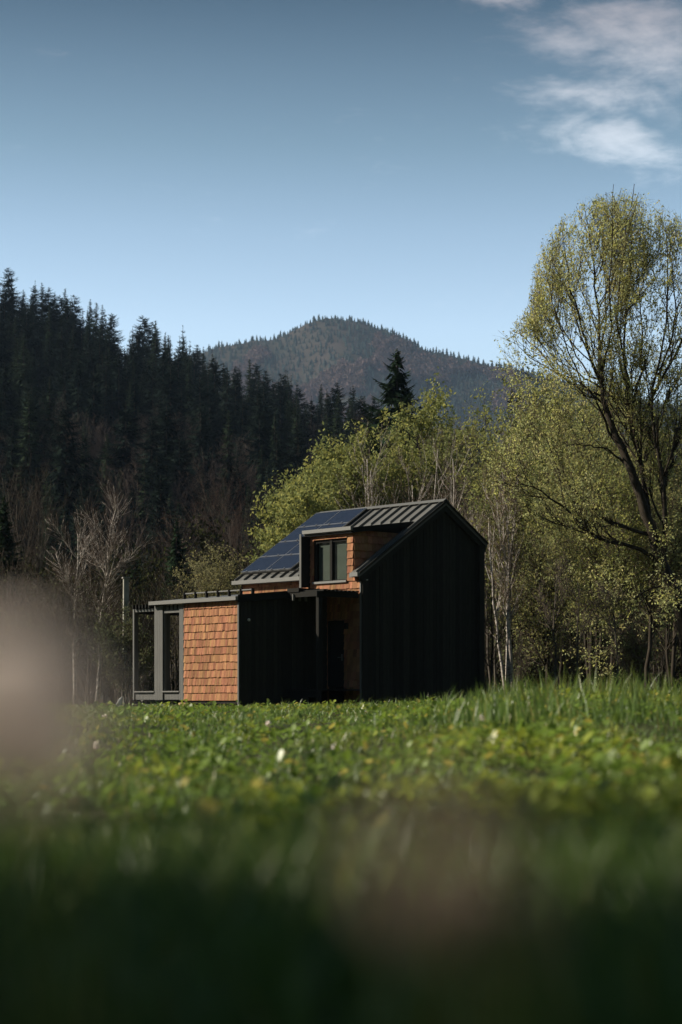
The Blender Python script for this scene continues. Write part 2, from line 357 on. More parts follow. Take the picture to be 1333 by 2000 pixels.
def deciduous(name, label, px, top, Y, seed, cw=0.3, leaf=9000, lsize=0.11, stems=1, bark=None, first=0.22, fork=26, twigs=500, fine=2600, r0=0.14, lean=(0, 0), cols=None, up=0.7, group=None, cat='tree', leafcol=None, twig_col=(1, 1, 1), base_y=None, round_=1.0, ang=0.75, fl=1.0):
    """leafy or bare broadleaf tree: stems > limbs > branches > twigs (+ leaves)"""
    rng = np.random.default_rng(seed)
    X = (px - 666.5) / F * Y; gz = float(ground_z(X, Y)) if base_y is None else base_y
    H = CZ + (HY - top) / F * Y - gz
    root = empty(name, (X, Y, gz), 0, label, cat, group)
    tm = MB(); SP = []; SR = []
    for s in range(stems):
        ln = (lean[0] + (rng.random() - .5) * 0.18 * (stems > 1), lean[1] + (rng.random() - .5) * 0.18 * (stems > 1))
        P, R = curve(rng, H * (0.93 if s == 0 else 0.7 + 0.2 * rng.random()), ln, 10, 0.022, r0 * (1 if s == 0 else 0.75), 0.012)
        if stems > 1: P[:, :2] += (rng.random(2) - .5) * 0.35
        SP.append(P); SR.append(R)
    SP = np.array(SP); SR = np.array(SR)
    tm.tubes(SP, SR, 8)
    W = cw * H
    sh = lambda t, p: np.clip(np.sin(PI * np.clip((t - first) / (1.02 - first), 0, 1) ** (0.8)) ** 0.6, 0.15, 1) if round_ else 1.1 - 0.8 * t
    L1, R1 = grow(rng, SP, SR, fork * stems, first, 0.97, ang, W * 1.15, up, 0.35, 7, 0.55, 0.012, sh)
    tm.tubes(L1, R1, 5)
    L2, R2 = grow(rng, L1, R1, twigs, 0.2, 1.0, 0.65, W * 0.48, up * 0.8, 0.5, 5, 0.6, 0.007)
    tm.tubes(L2, R2, 4)
    tm.build('trunk', bark or m_bark, root, True)
    cm_ = MB()
    L3, R3 = grow(rng, np.concatenate([L2, ]), R2, fine, 0.15, 1.0, 0.6, W * 0.2 * fl, up * 0.5, 0.6, 3, 0.6, 0.0045)
    cm_.tubes(L3, R3, 3, twig_col, 1)
    if leaf:
        leaves(cm_, rng, L3, leaf, lsize, 0.55, cols or GREENS, 0.1, 0.07 + 0.02 * W, 0.35)
    cm_.build('crown', [leafcol or m_leaf, m_twig], root)
    return root

# ------------------------------------------------------------------ the cabin
TH = 0.83; X0 = 0.617; Z0 = 60.37; GB = -0.2     # GB: house base relative to the eye
cabin = empty('timber_cabin', (X0, Z0, CZ + GB), -TH, 'small black and orange shingled cabin with gabled metal roof and solar panels on the meadow', 'house')
D = 5.255; RY = 3.527; L = 5.69; ZE = 4.065 - GB; ZR = 6.351 - GB; SL = (ZR - ZE) / RY; ZE2 = ZR - SL * (D - RY)
def roofz(y): return ZE + SL * y if y <= RY else ZR - SL * (y - RY)
m_black = material('black_boards', (0.030, 0.028, 0.021), 0.8, 0.12, use_attr=True, noise=5, alt=(0.045, 0.042, 0.033), stretch=(6, 6, 0.6))
m_trim = material('grey_painted_timber', (0.15, 0.15, 0.138), 0.7, 0.3, noise=4, alt=(0.11, 0.112, 0.105), stretch=(4, 4, 0.7))
m_dark = material('dark_timber_frame', (0.024, 0.023, 0.019), 0.85, 0.12, noise=4, alt=(0.022, 0.022, 0.02))
m_roof = material('standing_seam_metal', (0.145, 0.146, 0.132), 0.5, 0.4, metal=0.0, noise=1.2, alt=(0.12, 0.121, 0.11))
m_gut = material('grey_gutter_metal', (0.22, 0.22, 0.205), 0.4, 0.5, metal=0.3)
m_shing = material('cedar_shingles', (0.44, 0.235, 0.125), 0.85, 0.15, use_attr=True, noise=7, alt=(0.30, 0.148, 0.082), stretch=(7, 7, 0.6), bump=(30, 0.35, 0.01))
m_pv = bpy.data.materials.new('solar_cells'); m_pv.use_nodes = True
def _pv():
    t = m_pv.node_tree; n = t.nodes; l = t.links; b = n['Principled BSDF']
    b.inputs['Roughness'].default_value = 0.22; b.inputs['Specular IOR Level'].default_value = 0.5
    tcx = n.new('ShaderNodeTexCoord'); br = n.new('ShaderNodeTexBrick'); br.offset = 0
    br.inputs['Color1'].default_value = (0.010, 0.013, 0.024, 1); br.inputs['Color2'].default_value = (0.013, 0.016, 0.030, 1); br.inputs['Mortar'].default_value = (0.03, 0.034, 0.048, 1)
    br.inputs['Scale'].default_value = 1; br.inputs['Mortar Size'].default_value = 0.006; br.inputs['Brick Width'].default_value = 0.16; br.inputs['Row Height'].default_value = 0.135
    l.new(tcx.outputs['Object'], br.inputs[0]); l.new(br.outputs[0], b.inputs['Base Color'])
_pv()
m_frame = material('silver_frame', (0.32, 0.33, 0.34), 0.35, 0.5, metal=0.6)
m_blind = material('grey_blind', (0.125, 0.13, 0.12), 0.85, 0.2, noise=1.5, alt=(0.14, 0.15, 0.13))
m_white = material('white_enamel', (0.8, 0.78, 0.72), 0.5, 0.4)
m_stone = material('pale_stone', (0.42, 0.40, 0.36), 0.9, 0.2, noise=6)
m_glass = bpy.data.materials.new('window_glass'); m_glass.use_nodes = True
def _gl():
    t = m_glass.node_tree; n = t.nodes; l = t.links; n.clear(); o = n.new('ShaderNodeOutputMaterial'); a = n.new('ShaderNodeBsdfTransparent'); b = n.new('ShaderNodeBsdfGlossy'); m = n.new('ShaderNodeMixShader')
    a.inputs[0].default_value = (.86, .9, .87, 1); b.inputs['Roughness'].default_value = 0.03; m.inputs[0].default_value = 0.07
    l.new(a.outputs[0], m.inputs[1]); l.new(b.outputs[0], m.inputs[2]); l.new(m.outputs[0], o.inputs[0])
_gl()

def slab_poly(mb, pts, axis, a0, a1, col=None):
    """prism: polygon pts in (y,z) extruded along x from a0 to a1 (axis 0)"""
    n = len(pts); A = [(a0, y, z) for y, z in pts]; B = [(a1, y, z) for y, z in pts]
    f = [np.array([list(range(n))]), np.array([list(range(2 * n - 1, n - 1, -1))]), np.array([[i, i + n, (i + 1) % n + n, (i + 1) % n] for i in range(n)])]
    mb.add(A + B, f, col)
def rng_col(rng, a=0.82, b=1.15): return np.ones(3) * (a + (b - a) * rng.random())
rs = np.random.default_rng(5)
WB = 0.12   # wall bottom above the base
# gable wall, right, black vertical boards (x = 0 plane)
g = MB(); slab_poly(g, [(0, WB), (D, WB), (D, ZE2 - .05), (RY, ZR - .08), (0, ZE - .05)], 0, -0.16, -0.02)
y = 0.02
while y < D - 0.02:
    w = min(0.145, D - 0.02 - y)
    yy = [y + 0.006, y + w - 0.006]; t = rs.random() * 0.006
    zt = [roofz(q) - 0.09 for q in yy]
    g.hexa([(-0.02, yy[0], WB), (0.004 + t, yy[0], WB), (0.004 + t, yy[1], WB), (-0.02, yy[1], WB), (-0.02, yy[0], zt[0]), (0.004 + t, yy[0], zt[0]), (0.004 + t, yy[1], zt[1]), (-0.02, yy[1], zt[1])], rng_col(rs, 0.7, 1.3))
    y += 0.145
g.build('gable_wall', m_black, cabin)
# frame round the gable: corner boards and barge boards standing proud
g = MB(); g.box(0.0, 0.09, -0.03, 0.17, WB - 0.1, ZE - 0.16); g.build('corner_board', m_black, cabin)
g = MB(); g.box(0.0, 0.10, D - 0.18, D + 0.05, WB - 0.1, ZE2 - 0.12); g.build('corner_board', m_black, cabin)
def slope_bar(y0, y1, x0, x1, top, th, mat, name, sub=None, col=None):
    m_ = MB(); m_.hexa([(x0, y0, roofz(y0) + top - th), (x1, y0, roofz(y0) + top - th), (x1, y1, roofz(y1) + top - th), (x0, y1, roofz(y1) + top - th),
                       (x0, y0, roofz(y0) + top), (x1, y0, roofz(y0) + top), (x1, y1, roofz(y1) + top), (x0, y1, roofz(y1) + top)], col)
    return m_.build(name, mat, sub or cabin)
slope_bar(-0.12, RY, 0.002, 0.105, -0.003, 0.30, m_black, 'barge_board'); slope_bar(RY + 0.001, D + 0.10, 0.002, 0.105, -0.003, 0.30, m_black, 'barge_board')
# left gable and back wall
g = MB(); slab_poly(g, [(0, WB), (D, WB), (D, ZE2 - .05), (RY, ZR - .08), (0, ZE - .05)], 0, -L, -L + 0.14); g.box(-L + .14, -0.16, D - 0.15, D - 0.01, WB, ZE2 - 0.1); g.build('rear_wall', m_black, cabin)

# shingles
def shingles(mb, org, ax, nrm, u0, u1, z0, z1, rng, row=0.232, wmin=0.045, wmax=0.11, z_ref=0.0, ztop=None):
    """overlapping cedar shingles on a vertical plane: org + ax*u, facing nrm"""
    org = np.array(org, float); ax = np.array(ax, float); nrm = np.array(nrm, float); up = np.array([0, 0, 1.0])
    k = math.floor((z0 - z_ref) / row)
    while z_ref + k * row < z1:
        zb = max(z0, z_ref + k * row); zt = min(z1, z_ref + (k + 1) * row + 0.02)
        u = u0
        while u < u1 - 1e-4:
            w = min(wmin + (wmax - wmin) * rng.random(), u1 - u)
            if u1 - u - w < 0.03: w = u1 - u
            j = (rng.random() - .5) * 0.02 if zb > z0 else 0; ob = 0.042 + rng.random() * 0.012; ot = 0.012
            zz0 = zb + j; a = u + 0.002; b2 = u + w - 0.002
            c = np.array([1.0, 0.97, 0.94]) * (0.72 + 0.5 * rng.random()); c[1] *= 0.88 + 0.24 * rng.random()
            if rng.random() < 0.04: c *= 0.6
            c = c * (1 - .30 * float(sstep(.5, .75, fbm(np.array([u * .9 + 3]), np.array([zz0 * 1.6]), 17, 3))[0])) * np.array([1, .93 + .07 * rng.random(), .95])
            pts = []
            for z_, o_ in ((zz0, ob), (zt, ot)):
                pts += [org + ax * a + up * z_, org + ax * a + nrm * o_ + up * z_, org + ax * b2 + nrm * o_ + up * z_, org + ax * b2 + up * z_]
            mb.hexa([p for p in pts], c); u += w
        k += 1
EX = (1, 0, 0); NF = (0, -1, 0)
# main facade (y = 0): solid backing with the window opening, shingles on it
DX0, DX1 = -2.368, -0.341; ZD = 5.36 - GB; LD = 2.47
WX0, WX1, WZ0, WZ1 = -2.13, -0.626, 3.74 - GB, 5.05 - GB
DOX0, DOX1, DOZ0, DOZ1 = -1.414, -0.787, 0.53 - GB, 2.5 - GB
g = MB()
g.box(-L + .14, WX0, 0, 0.13, WB, ZE - .1); g.box(WX1, -0.16, 0, 0.13, WB, ZE - .1); g.box(WX0, WX1, 0, 0.13, DOZ1, WZ0); g.box(WX0, DOX0, 0, 0.13, WB, DOZ1); g.box(DOX1, WX1, 0, 0.13, WB, DOZ1)
g.box(DX0, WX0, 0, 0.13, ZE - .1, ZD - .1); g.box(WX1, DX1, 0, 0.13, ZE - .1, ZD - .1); g.box(WX0, WX1, 0, .13, WZ1, ZD - .1)
g.build('facade_wall', m_dark, cabin)
g = MB(); ra = np.random.default_rng(11)
shingles(g, (0, 0, 0), EX, NF, -L + .1, DX0, WB, ZE - .12, ra); shingles(g, (0, 0, 0), EX, NF, DX0 + .06, WX0 - .02, WB, ZD - .12, ra)
shingles(g, (0, 0, 0), EX, NF, WX0 - .02, WX1 + .02, DOZ1 + .05, WZ0 - .03, ra); shingles(g, (0, 0, 0), EX, NF, WX0 - .02, WX1 + .02, WZ1 + .02, ZD - .12, ra)
shingles(g, (0, 0, 0), EX, NF, WX0 - .02, DOX0 - .04, WB, DOZ1 + .05, ra); shingles(g, (0, 0, 0), EX, NF, DOX1 + .04, WX1 + .02, WB, DOZ1 + .05, ra)
shingles(g, (0, 0, 0), EX, NF, WX1 + .02, DX1, WB, ZD - .12, ra, wmin=.1, wmax=.2); shingles(g, (0, 0, 0), EX, NF, DX1, -0.005, WB, ZE - .14, ra, wmin=.1, wmax=.2)
g.build('shingle_cladding', m_shing, cabin)
# thin metal corner strip
g = MB(); g.box(-0.004, 0.04, -0.07, -0.031, WB, ZE - .2); g.build('corner_strip', m_gut, cabin)
# dormer cheeks and roof
g = MB()
for x in (DX1, DX0):
    xa, xb = (x - .12, x - .001) if x == DX1 else (x + .001, x + .12)
    slab_poly(g, [(0.131, ZE - .3), (LD, roofz(LD) - .1), (LD, roofz(LD) - .05), (0.131, ZD - .1)], 0, xa, xb)
g.build('dormer_wall', m_dark, cabin)
g = MB(); shingles(g, (DX1, 0, 0), (0, 1, 0), (1, 0, 0), 0.0, LD - .02, ZE - .2, ZD - .07, ra, wmin=.12, wmax=.25)
g.build('shingle_cladding', m_shing, cabin)
DS = (roofz(LD) + 0.02 - ZD) / LD
def dz(y): return ZD + DS * y
g = MB()
def dslab(mb, x0, x1, y0, y1, t0, t1): mb.hexa([(x0, y0, dz(y0) + t0), (x1, y0, dz(y0) + t0), (x1, y1, dz(y1) + t0), (x0, y1, dz(y1) + t0), (x0, y0, dz(y0) + t1), (x1, y0, dz(y0) + t1), (x1, y1, dz(y1) + t1), (x0, y1, dz(y1) + t1)])
dslab(g, DX0 - .1, DX1 + .10, -0.16, LD + .1, -0.10, 0.0)
dr = g.build('dormer_roof', m_roof, cabin)
g = MB(); g.box(DX0 - .08, DX1 + .12, -0.24, -0.162, ZD - 0.09, ZD + .02); g.build('dormer_gutter', m_gut, cabin)
g = MB(); g.box(DX0 - .1, DX1 + .08, -0.158, -0.03, ZD - 0.17, ZD - .122); g.build('dormer_soffit', m_dark, cabin)
g = MB(); dslab(g, DX1 + .102, DX1 + .122, -.12, LD - .05, -.15, 0.01); g.build('dormer_fascia', m_dark, cabin)
# dormer's left fin; its shaded face and lit edge are put into the colours
g = MB(); g.box(DX0 - .03, DX0 + .04, -0.36, -0.034, 3.62 - GB, ZD - .174); fin = g.build('dormer_fin', m_dark, cabin)
g = MB(); g.box(DX0 - .045, DX0 + .043, -0.385, -0.361, 3.60 - GB, ZD - .10); g.build('fin_lit_edge', m_trim, fin)
# main roof
g = MB()
def rslab(mb, x0, x1, y0, y1, t0=-.11, t1=0.0):
    mb.hexa([(x0, y0, roofz(y0) + t0), (x1, y0, roofz(y0) + t0), (x1, y1, roofz(y1) + t0), (x0, y1, roofz(y1) + t0), (x0, y0, roofz(y0) + t1), (x1, y0, roofz(y0) + t1), (x1, y1, roofz(y1) + t1), (x0, y1, roofz(y1) + t1)])
rslab(g, -L - .12, DX0, -.2, RY); rslab(g, DX0, DX1, LD, RY); rslab(g, DX1, 0.125, -.2, RY); rslab(g, -L - .12, .125, RY, D + .15)
roof = g.build('roof', m_roof, cabin)
g = MB(); x = -L - .1
while x < .13:
    for y0, y1 in (((-.2, RY) if not DX0 - .03 < x < DX1 + .03 else (LD + .03, RY)), (RY, D + .15)):
        rslab(g, x - .012, x + .012, y0, y1, 0.0, 0.085)
    x += 0.443
g.build('standing_seam', m_roof, roof)
g = MB(); rslab(g, -L - .12, .125, RY - .13, RY, 0.087, 0.10); rslab(g, -L - .12, .125, RY, RY + .13, .087, .10); g.build('ridge_cap', m_roof, roof)
g = MB(); rslab(g, 0.126, 0.15, -.2, RY, -.03, .05); rslab(g, 0.126, 0.15, RY, D + .15, -.03, .05); g.build('verge_trim', m_black, roof)
g = MB(); g.box(-L - .14, DX0 - .06, -.30, -.203, ZE - .22, ZE - .10); g.build('gutter', m_gut, cabin)
g = MB(); g.box(DX1 + .13, .14, -.30, -.203, ZE - .22, ZE - .10); g.build('gutter', m_gut, cabin)
# solar panels
PX = np.linspace(-5.86, -3.38, 3); PY = np.linspace(0.16, 3.46, 5)
nrm = unit(np.array([0, -SL, 1.0])); sv = unit(np.array([0, 1.0, SL]))
def pvquad(mb, x0, x1, y0, y1, h0, h1):
    P = []
    for h in (h0, h1):
        for xx, yy in ((x0, y0), (x1, y0), (x1, y1), (x0, y1)): P.append(np.array([xx, yy, roofz(yy)]) + nrm * h)
    mb.hexa(P)
for i in range(2):
    for j in range(4):
        x0, x1, y0, y1 = PX[i] + .008, PX[i + 1] - .008, PY[j] + .008, PY[j + 1] - .008
        g = MB(); pvquad(g, x0 + .02, x1 - .02, y0 + .02, y1 - .02, .085, .118); p = g.build('solar_panel', m_pv, cabin)
        g = MB(); pvquad(g, x0, x1, y0, y0 + .0195, .08, .125); pvquad(g, x0, x1, y1 - .0195, y1, .08, .125); pvquad(g, x0, x0 + .012, y0 + .02, y1 - .02, .08, .122); pvquad(g, x1 - .012, x1, y0 + .02, y1 - .02, .08, .122)
        g.build('panel_frame', m_frame, p)
        g = MB()
        for xx in (x0 + (x1 - x0) * .25, x0 + (x1 - x0) * .75): pvquad(g, xx - .02, xx + .02, y0 - .03, y0 + .03, .1255, .15)
        g.build('panel_clamp', m_frame, p)
# snow guard brackets on the eave below the panels
g = MB(); P = [np.array([x, .04, roofz(.04) + .11]) for x in (-L - .05, DX0 - .1)]; g.tubes([P], [[.018, .018]], 6); g.build('snow_guard', m_dark, cabin)
# dormer window
g = MB(); fw = .07; Y0, Y1 = .03, .10
g.box(WX0, WX1, Y0, Y1, WZ1 - fw, WZ1 - .001); g.box(WX0, WX1, Y0, Y1, WZ0 + .001, WZ0 + fw); g.box(WX0 + .001, WX0 + fw, Y0, Y1, WZ0 + fw, WZ1 - fw); g.box(WX1 - fw, WX1 - .001, Y0, Y1, WZ0 + fw, WZ1 - fw)
xm = (WX0 + WX1) / 2; g.box(xm - .055, xm + .055, Y0 - .01, Y1, WZ0 + fw, WZ1 - fw)
win = g.build('dormer_window', m_dark, cabin)
for a, b2 in ((WX0 + fw, xm - .055), (xm + .055, WX1 - fw)):
    g = MB(); g.box(a + .001, b2 - .001, .06, .066, WZ0 + fw, WZ1 - fw); g.build('window_pane', m_glass, win)
    g = MB(); g.box(a, b2, .12, .128, WZ0 + fw, WZ1 - fw); g.build('window_blind', m_blind, win)
g = MB(); g.box(WX0 - .03, WX1 + .03, -.09, .028, WZ0 - .03, WZ0 + .035); g.build('window_sill', m_gut, win)
g = MB(); g.box(xm - .05, xm + .05, Y0 - .03, Y0 - .012, WZ0 + .04, WZ1 - .02); g.build('window_mullion', m_dark, win)

# ---- annex, projecting towards the sun
A = 3.51; AX1 = -1.534; AX0 = -4.19; AE = 5.69; AP = 6.81; AZ = 3.20 - GB; AS = .1
def az_(y): return AZ + AS * (y + A)       # annex roof surface
g = MB()
slab_poly(g, [(-A, WB + .08), (-.005, WB + .08), (-.005, az_(0) - .1), (-A, AZ - .1)], 0, AX1 - .12, AX1)
y = -A + .02
while y < -.02:
    w = min(.145, -.02 - y); t = rs.random() * .006
    g.box(AX1 + .0005, AX1 + .012 + t, y + .005, y + w - .005, WB + .08, az_(y) - .11, rng_col(rs, .7, 1.3)); y += .145
g.build('annex_side_wall', m_black, cabin)
g = MB(); g.box(AX0, AX1 - .121, -A, -A + .12, WB + .08, AZ - .1); slab_poly(g, [(-A + .121, WB + .08), (-.005, WB + .08), (-.005, az_(0) - .1), (-A + .121, AZ - .1)], 0, AX0, AX0 + .12); g.build('annex_front_wall', m_dark, cabin)
g = MB(); rb = np.random.default_rng(3)
shingles(g, (0, -A, 0), EX, NF, AX0 + .02, AX1 - .03, 0.1 - GB, AZ - .14, rb, z_ref=.1 - GB)
g.build('shingle_cladding', m_shing, cabin)
g = MB(); g.box(AX1 - .028, AX1 + .03, -A - .06, -A - .001, WB - .20, AZ - .12); g.build('annex_corner_post', m_trim, cabin)
g = MB(); g.box(AX1 + .013, AX1 + .05, -A + .0, -A + .16, WB - .2, AZ - .12); g.build('annex_corner_board', m_black, cabin)
g = MB(); g.hexa([(-AE, -A - .12, AZ - .11 - .012), (AX1 + .06, -A - .12, AZ - .11 - .012), (AX1 + .06, -.001, az_(0) - .11), (-AE, -.001, az_(0) - .11), (-AE, -A - .12, AZ - .012), (AX1 + .06, -A - .12, AZ - .012), (AX1 + .06, -.001, az_(0)), (-AE, -.001, az_(0))])
ar = g.build('annex_roof', m_roof, cabin)
g = MB(); g.box(-AE - .02, AX1 + .08, -A - .22, -A - .122, AZ - .13, AZ - .02); g.build('annex_gutter', m_gut, cabin)
g = MB(); g.hexa([(AX1 + .061, -A - .12, AZ - .2), (AX1 + .085, -A - .12, AZ - .2), (AX1 + .085, -.4, az_(-.4) - .2), (AX1 + .061, -.4, az_(-.4) - .2), (AX1 + .061, -A - .12, AZ + .03), (AX1 + .085, -A - .12, AZ + .03), (AX1 + .085, -.4, az_(-.4) + .03), (AX1 + .061, -.4, az_(-.4) + .03)]); g.build('annex_fascia', m_dark, cabin)
g = MB()
for zz in (.16,):
    g.tubes([[[-5.0, -2.9, az_(-2.9) + zz], [AX1 - .1, -2.9, az_(-2.9) + zz]]], [[.02, .02]], 6)
sg = g.build('snow_guard', m_gut, cabin)
g = MB()
for i in range(7): xx = -4.95 + i * .55; g.box(xx - .02, xx + .02, -2.95, -2.85, az_(-2.9) + .001, az_(-2.9) + .2)
g.build('guard_bracket', m_dark, sg)
# under the annex: floor frame
g = MB(); g.box(-AP, AX1 - .13, -A + .05, -.01, WB - .02, WB + .078); g.build('floor_frame', m_dark, cabin)
for (xx, yy) in ((-6.7, -A + .3), (-5.2, -A + .3), (-3.7, -A + .3), (-2.2, -A + .3), (-2.0, -.5), (-4.5, -.5), (-6.6, -.5), (-.3, .3), (-.3, D - .3), (-5.4, D - .3), (-5.4, .3), (-2.8, .3)):
    g = MB(); g.tubes([[[xx, yy, -.35], [xx, yy, WB - .021]]], [[.11, .11]], 8); g.build('foundation_pile', m_stone, cabin)
g = MB(); g.box(-L + .14, -.16, .13, D - .16, WB - .03, WB + .1); g.build('main_floor_frame', m_dark, cabin)
# veranda: boxed posts, sills, boarded lower panels, header
VB = 0.12 - GB; SILL = 0.40 - GB; HT = 2.98 - GB
def post(x0, x1, y0=-A - .01, y1=-A + .27, z0=None, z1=None, m=None, name='veranda_post'):
    g = MB(); w = x1 - x0
    g.box(x0, x1, y0, y1, VB if z0 is None else z0, (AZ - .14) if z1 is None else z1)
    if w > .18:
        q = x0
        while q < x1 - .01: g.box(q + .004, min(q + .085, x1) - .004, y0 - .012, y0 - .0005, VB, AZ - .14); q += .085
    return g.build(name, m or m_trim, cabin)
post(-4.41, -4.195); post(-5.67, -5.25); post(-AP, -AP + .07, y1=-A + .16, z1=HT)
def bay(x0, x1, top):
    g = MB(); g.box(x0 + .001, x1 - .001, -A + .04, -A + .12, VB + .01, SILL - .041)
    q = x0 + .002
    while q < x1 - .01: g.box(q + .003, min(q + .075, x1 - .002) - .003, -A + .028, -A + .0395, VB + .01, SILL - .041); q += .075
    g.build('veranda_panel', m_trim, cabin)
    g = MB(); g.box(x0 - .0, x1 + .0, -A - .05, -A + .14, SILL - .04, SILL); g.build('veranda_sill', m_gut, cabin)
    g = MB(); g.box(x0 + .001, x1 - .001, -A + .02, -A + .14, HT - .17 if top else HT - .09, AZ - .15 if top else HT); g.build('veranda_header', m_trim, cabin)
    if top:
        g = MB(); q = x0 + .08
        while q < x1 - .05: g = MB(); g.box(q, q + .05, -A + .0, -A + .0195, HT - .08, AZ - .15); g.build('header_batten', m_dark, cabin); q += .2
bay(-5.25, -4.41, True); bay(-AP + .07, -5.67, False)
for (x0, x1) in ((-5.245, -5.215), (-4.45, -4.42)):
    g = MB(); g.box(x0, x1, -A + .03, -A + .10, SILL, HT - .17); g.build('window_jamb', m_gut, cabin)
# rear posts and beam, pergola rafters
for x0, x1 in ((-AP, -AP + .12), (-5.65, -5.5)):
    g = MB(); g.box(x0, x1, -.15, -.01, VB, HT); g.build('rear_post', m_dark, cabin)
g = MB(); g.box(-AP, -AP + .07, -A + .165, -.155, HT - .14, HT); g.build('pergola_beam', m_dark, cabin)
q = -AP + .12
while q < -5.72:
    g = MB(); g.box(q, q + .045, -A - .12, -.01, HT + .001, HT + .13); g.build('pergola_rafter', m_dark, cabin); q += .165
g = MB(); q = -A + .3
while q < -.1: g.box(-AP, -4.2, q, q + .11, VB - .03, VB); q += .12
g.build('veranda_deck', m_trim, cabin)
# entrance: door, deck, canopy
g = MB(); g.box(DOX0, DOX1, .02, .08, DOZ0, DOZ1 - .002); door = g.build('front_door', m_dark, cabin)
g = MB(); g.tubes([[[DOX1 - .1, .02, 1.62], [DOX1 - .1, -.04, 1.62], [DOX1 - .22, -.05, 1.62]]], [[.012] * 3], 6); g.box(DOX1 - .125, DOX1 - .075, .008, .0195, 1.52, 1.72); g.build('door_handle', m_frame, door)
g = MB(); g.box(DOX0 - .04, DOX0 - .002, -.05, .05, DOZ0, DOZ1 + .04); g.box(DOX1 + .002, DOX1 + .04, -.05, .05, DOZ0, DOZ1 + .04); g.box(DOX0 - .002, DOX1 + .002, -.05, .05, DOZ1, DOZ1 + .04); g.build('door_frame', m_dark, cabin)
g = MB(); q = -1.7
while q < -.05: g.box(AX1 + .03, -.02, q, q + .125, .6, .64); q += .135
g.box(AX1 + .03, -.03, -1.66, -1.6, .1, .595); g.build('entrance_deck', m_dark, cabin)
for k in range(2):
    g = MB(); g.box(AX1 + .2, -.2, -2.05 - .3 * k + .06, -1.72 - .3 * k + .02, .25 - .17 * k + .12, .29 - .17 * k + .12); g.box(AX1 + .2, -.2, -2.0 - .3 * k, -1.97 - .3 * k, 0, .25 - .17 * k + .119); g.build('entrance_step', m_dark, cabin)
CZt = 3.36 - GB
g = MB(); g.box(-.17, -.05, -1.69, -1.57, .0, CZt - .16); g.build('canopy_post', m_dark, cabin)
g = MB(); g.box(-.16, -.06, -1.75, -.07, CZt - .155, CZt); g.build('canopy_beam', m_dark, cabin)
g = MB(); g.box(AX1 + .09, -.165, -1.69, -1.60, CZt - .155, CZt); g.build('canopy_beam', m_dark, cabin)
for q in np.arange(-1.56, -.1, .165):
    g = MB(); g.box(AX1 + .62, .02, q, q + .125, CZt + .001, CZt + .05); g.build('canopy_slat', m_dark, cabin)
g = MB(); g.box(AX1 + .09, AX1 + .615, -1.72, -.04, CZt + .001, CZt + .12); g.build('canopy_roof', m_dark, cabin)
for q in (-1.45, -1.2, -.95): g = MB(); g.box(AX1 + .35, AX1 + .39, q - .3, q - .22, CZt - .26, CZt - .06); g.build('rafter_end', m_trim, cabin)
# little white lamps by the annex corner and at the gable corner
def knob(name, x, y, z, r, m):
    g = MB(); th = np.linspace(0, PI, 5)
    g.tubes([[[x, y, z], [x + .02, y, z], [x + .05, y, z], [x + .07, y, z]]], [[r * .7, r, r, r * .5]], 8); return g.build(name, m, cabin, True)
knob('wall_lamp', AX1 + .02, -A + .32, 2.50 - GB, .045, m_white); knob('wall_lamp', .09, .12, 3.75 - GB, .02, m_white)
g = MB(); g.box(DOX1 + .13, DOX1 + .25, -.12, -.04, 2.28 - GB, 2.46 - GB); g.build('door_lamp', m_dark, cabin)

# step below the veranda and two split logs
def hpt(x, y): c, s = math.cos(TH), math.sin(TH); return X0 + x * c + y * s, Z0 - x * s + y * c
sx, sy = hpt(-4.75, -A - .55)
st = empty('concrete_step', (sx, sy, float(ground_z(sx, sy)) - .02), -TH, 'low grey timber step in the grass below the veranda window', 'step')
g = MB(); q = -.5
for k in range(3): g.box(-.55, .55, -.18 + k * .125, -.06 + k * .125, .12, .16)
g.build('tread', m_trim, st)
g = MB(); g.box(-.5, .5, -.15, .17, -.02, .119); g.build('base', m_stone, st)
for i, (lx, ly, lr) in enumerate(((-3.98, -A - .35, .07), (-3.82, -A - .30, .06))):
    wx, wy = hpt(lx, ly); o = MB(); o.tubes([[[0, 0, lr], [0.02, .18, lr * 1.05], [0, .36, lr]]], [[lr, lr * 1.04, lr * .96]], 9)
    oo = o.build('firewood_log', material('split_log', (.55, .40, .22), .85, .1, noise=12), None, True); oo.location = (wx, wy, float(ground_z(wx, wy)) + .05); oo.rotation_euler = (0, 0, -TH + .3 * i)
    tag(oo, ['short pale log under the left end of the shingled annex, nearer the step', 'short pale log beside the other one, further right under the annex wall'][i], 'log', 'logs under the annex')
#REST
# ------------------------------------------------------------------ the wooded hill: 300 spruces one by one, the rest as one mass
rf = np.random.default_rng(77)
def hill_slots():
    out = []
    for Y in np.arange(196, 545, 5.2):
        xa = -0.20 * Y - 6; xb = 0.075 * Y + 8
        for X in np.arange(xa, xb, 5.4):
            x = X + rf.normal() * 1.8; y = Y + rf.normal() * 1.8
            gz = float(hill_z(x, y))
            if gz < CZ - .5 and y < 230: pass
            out.append((x, y, gz))
    return out
slots = hill_slots()
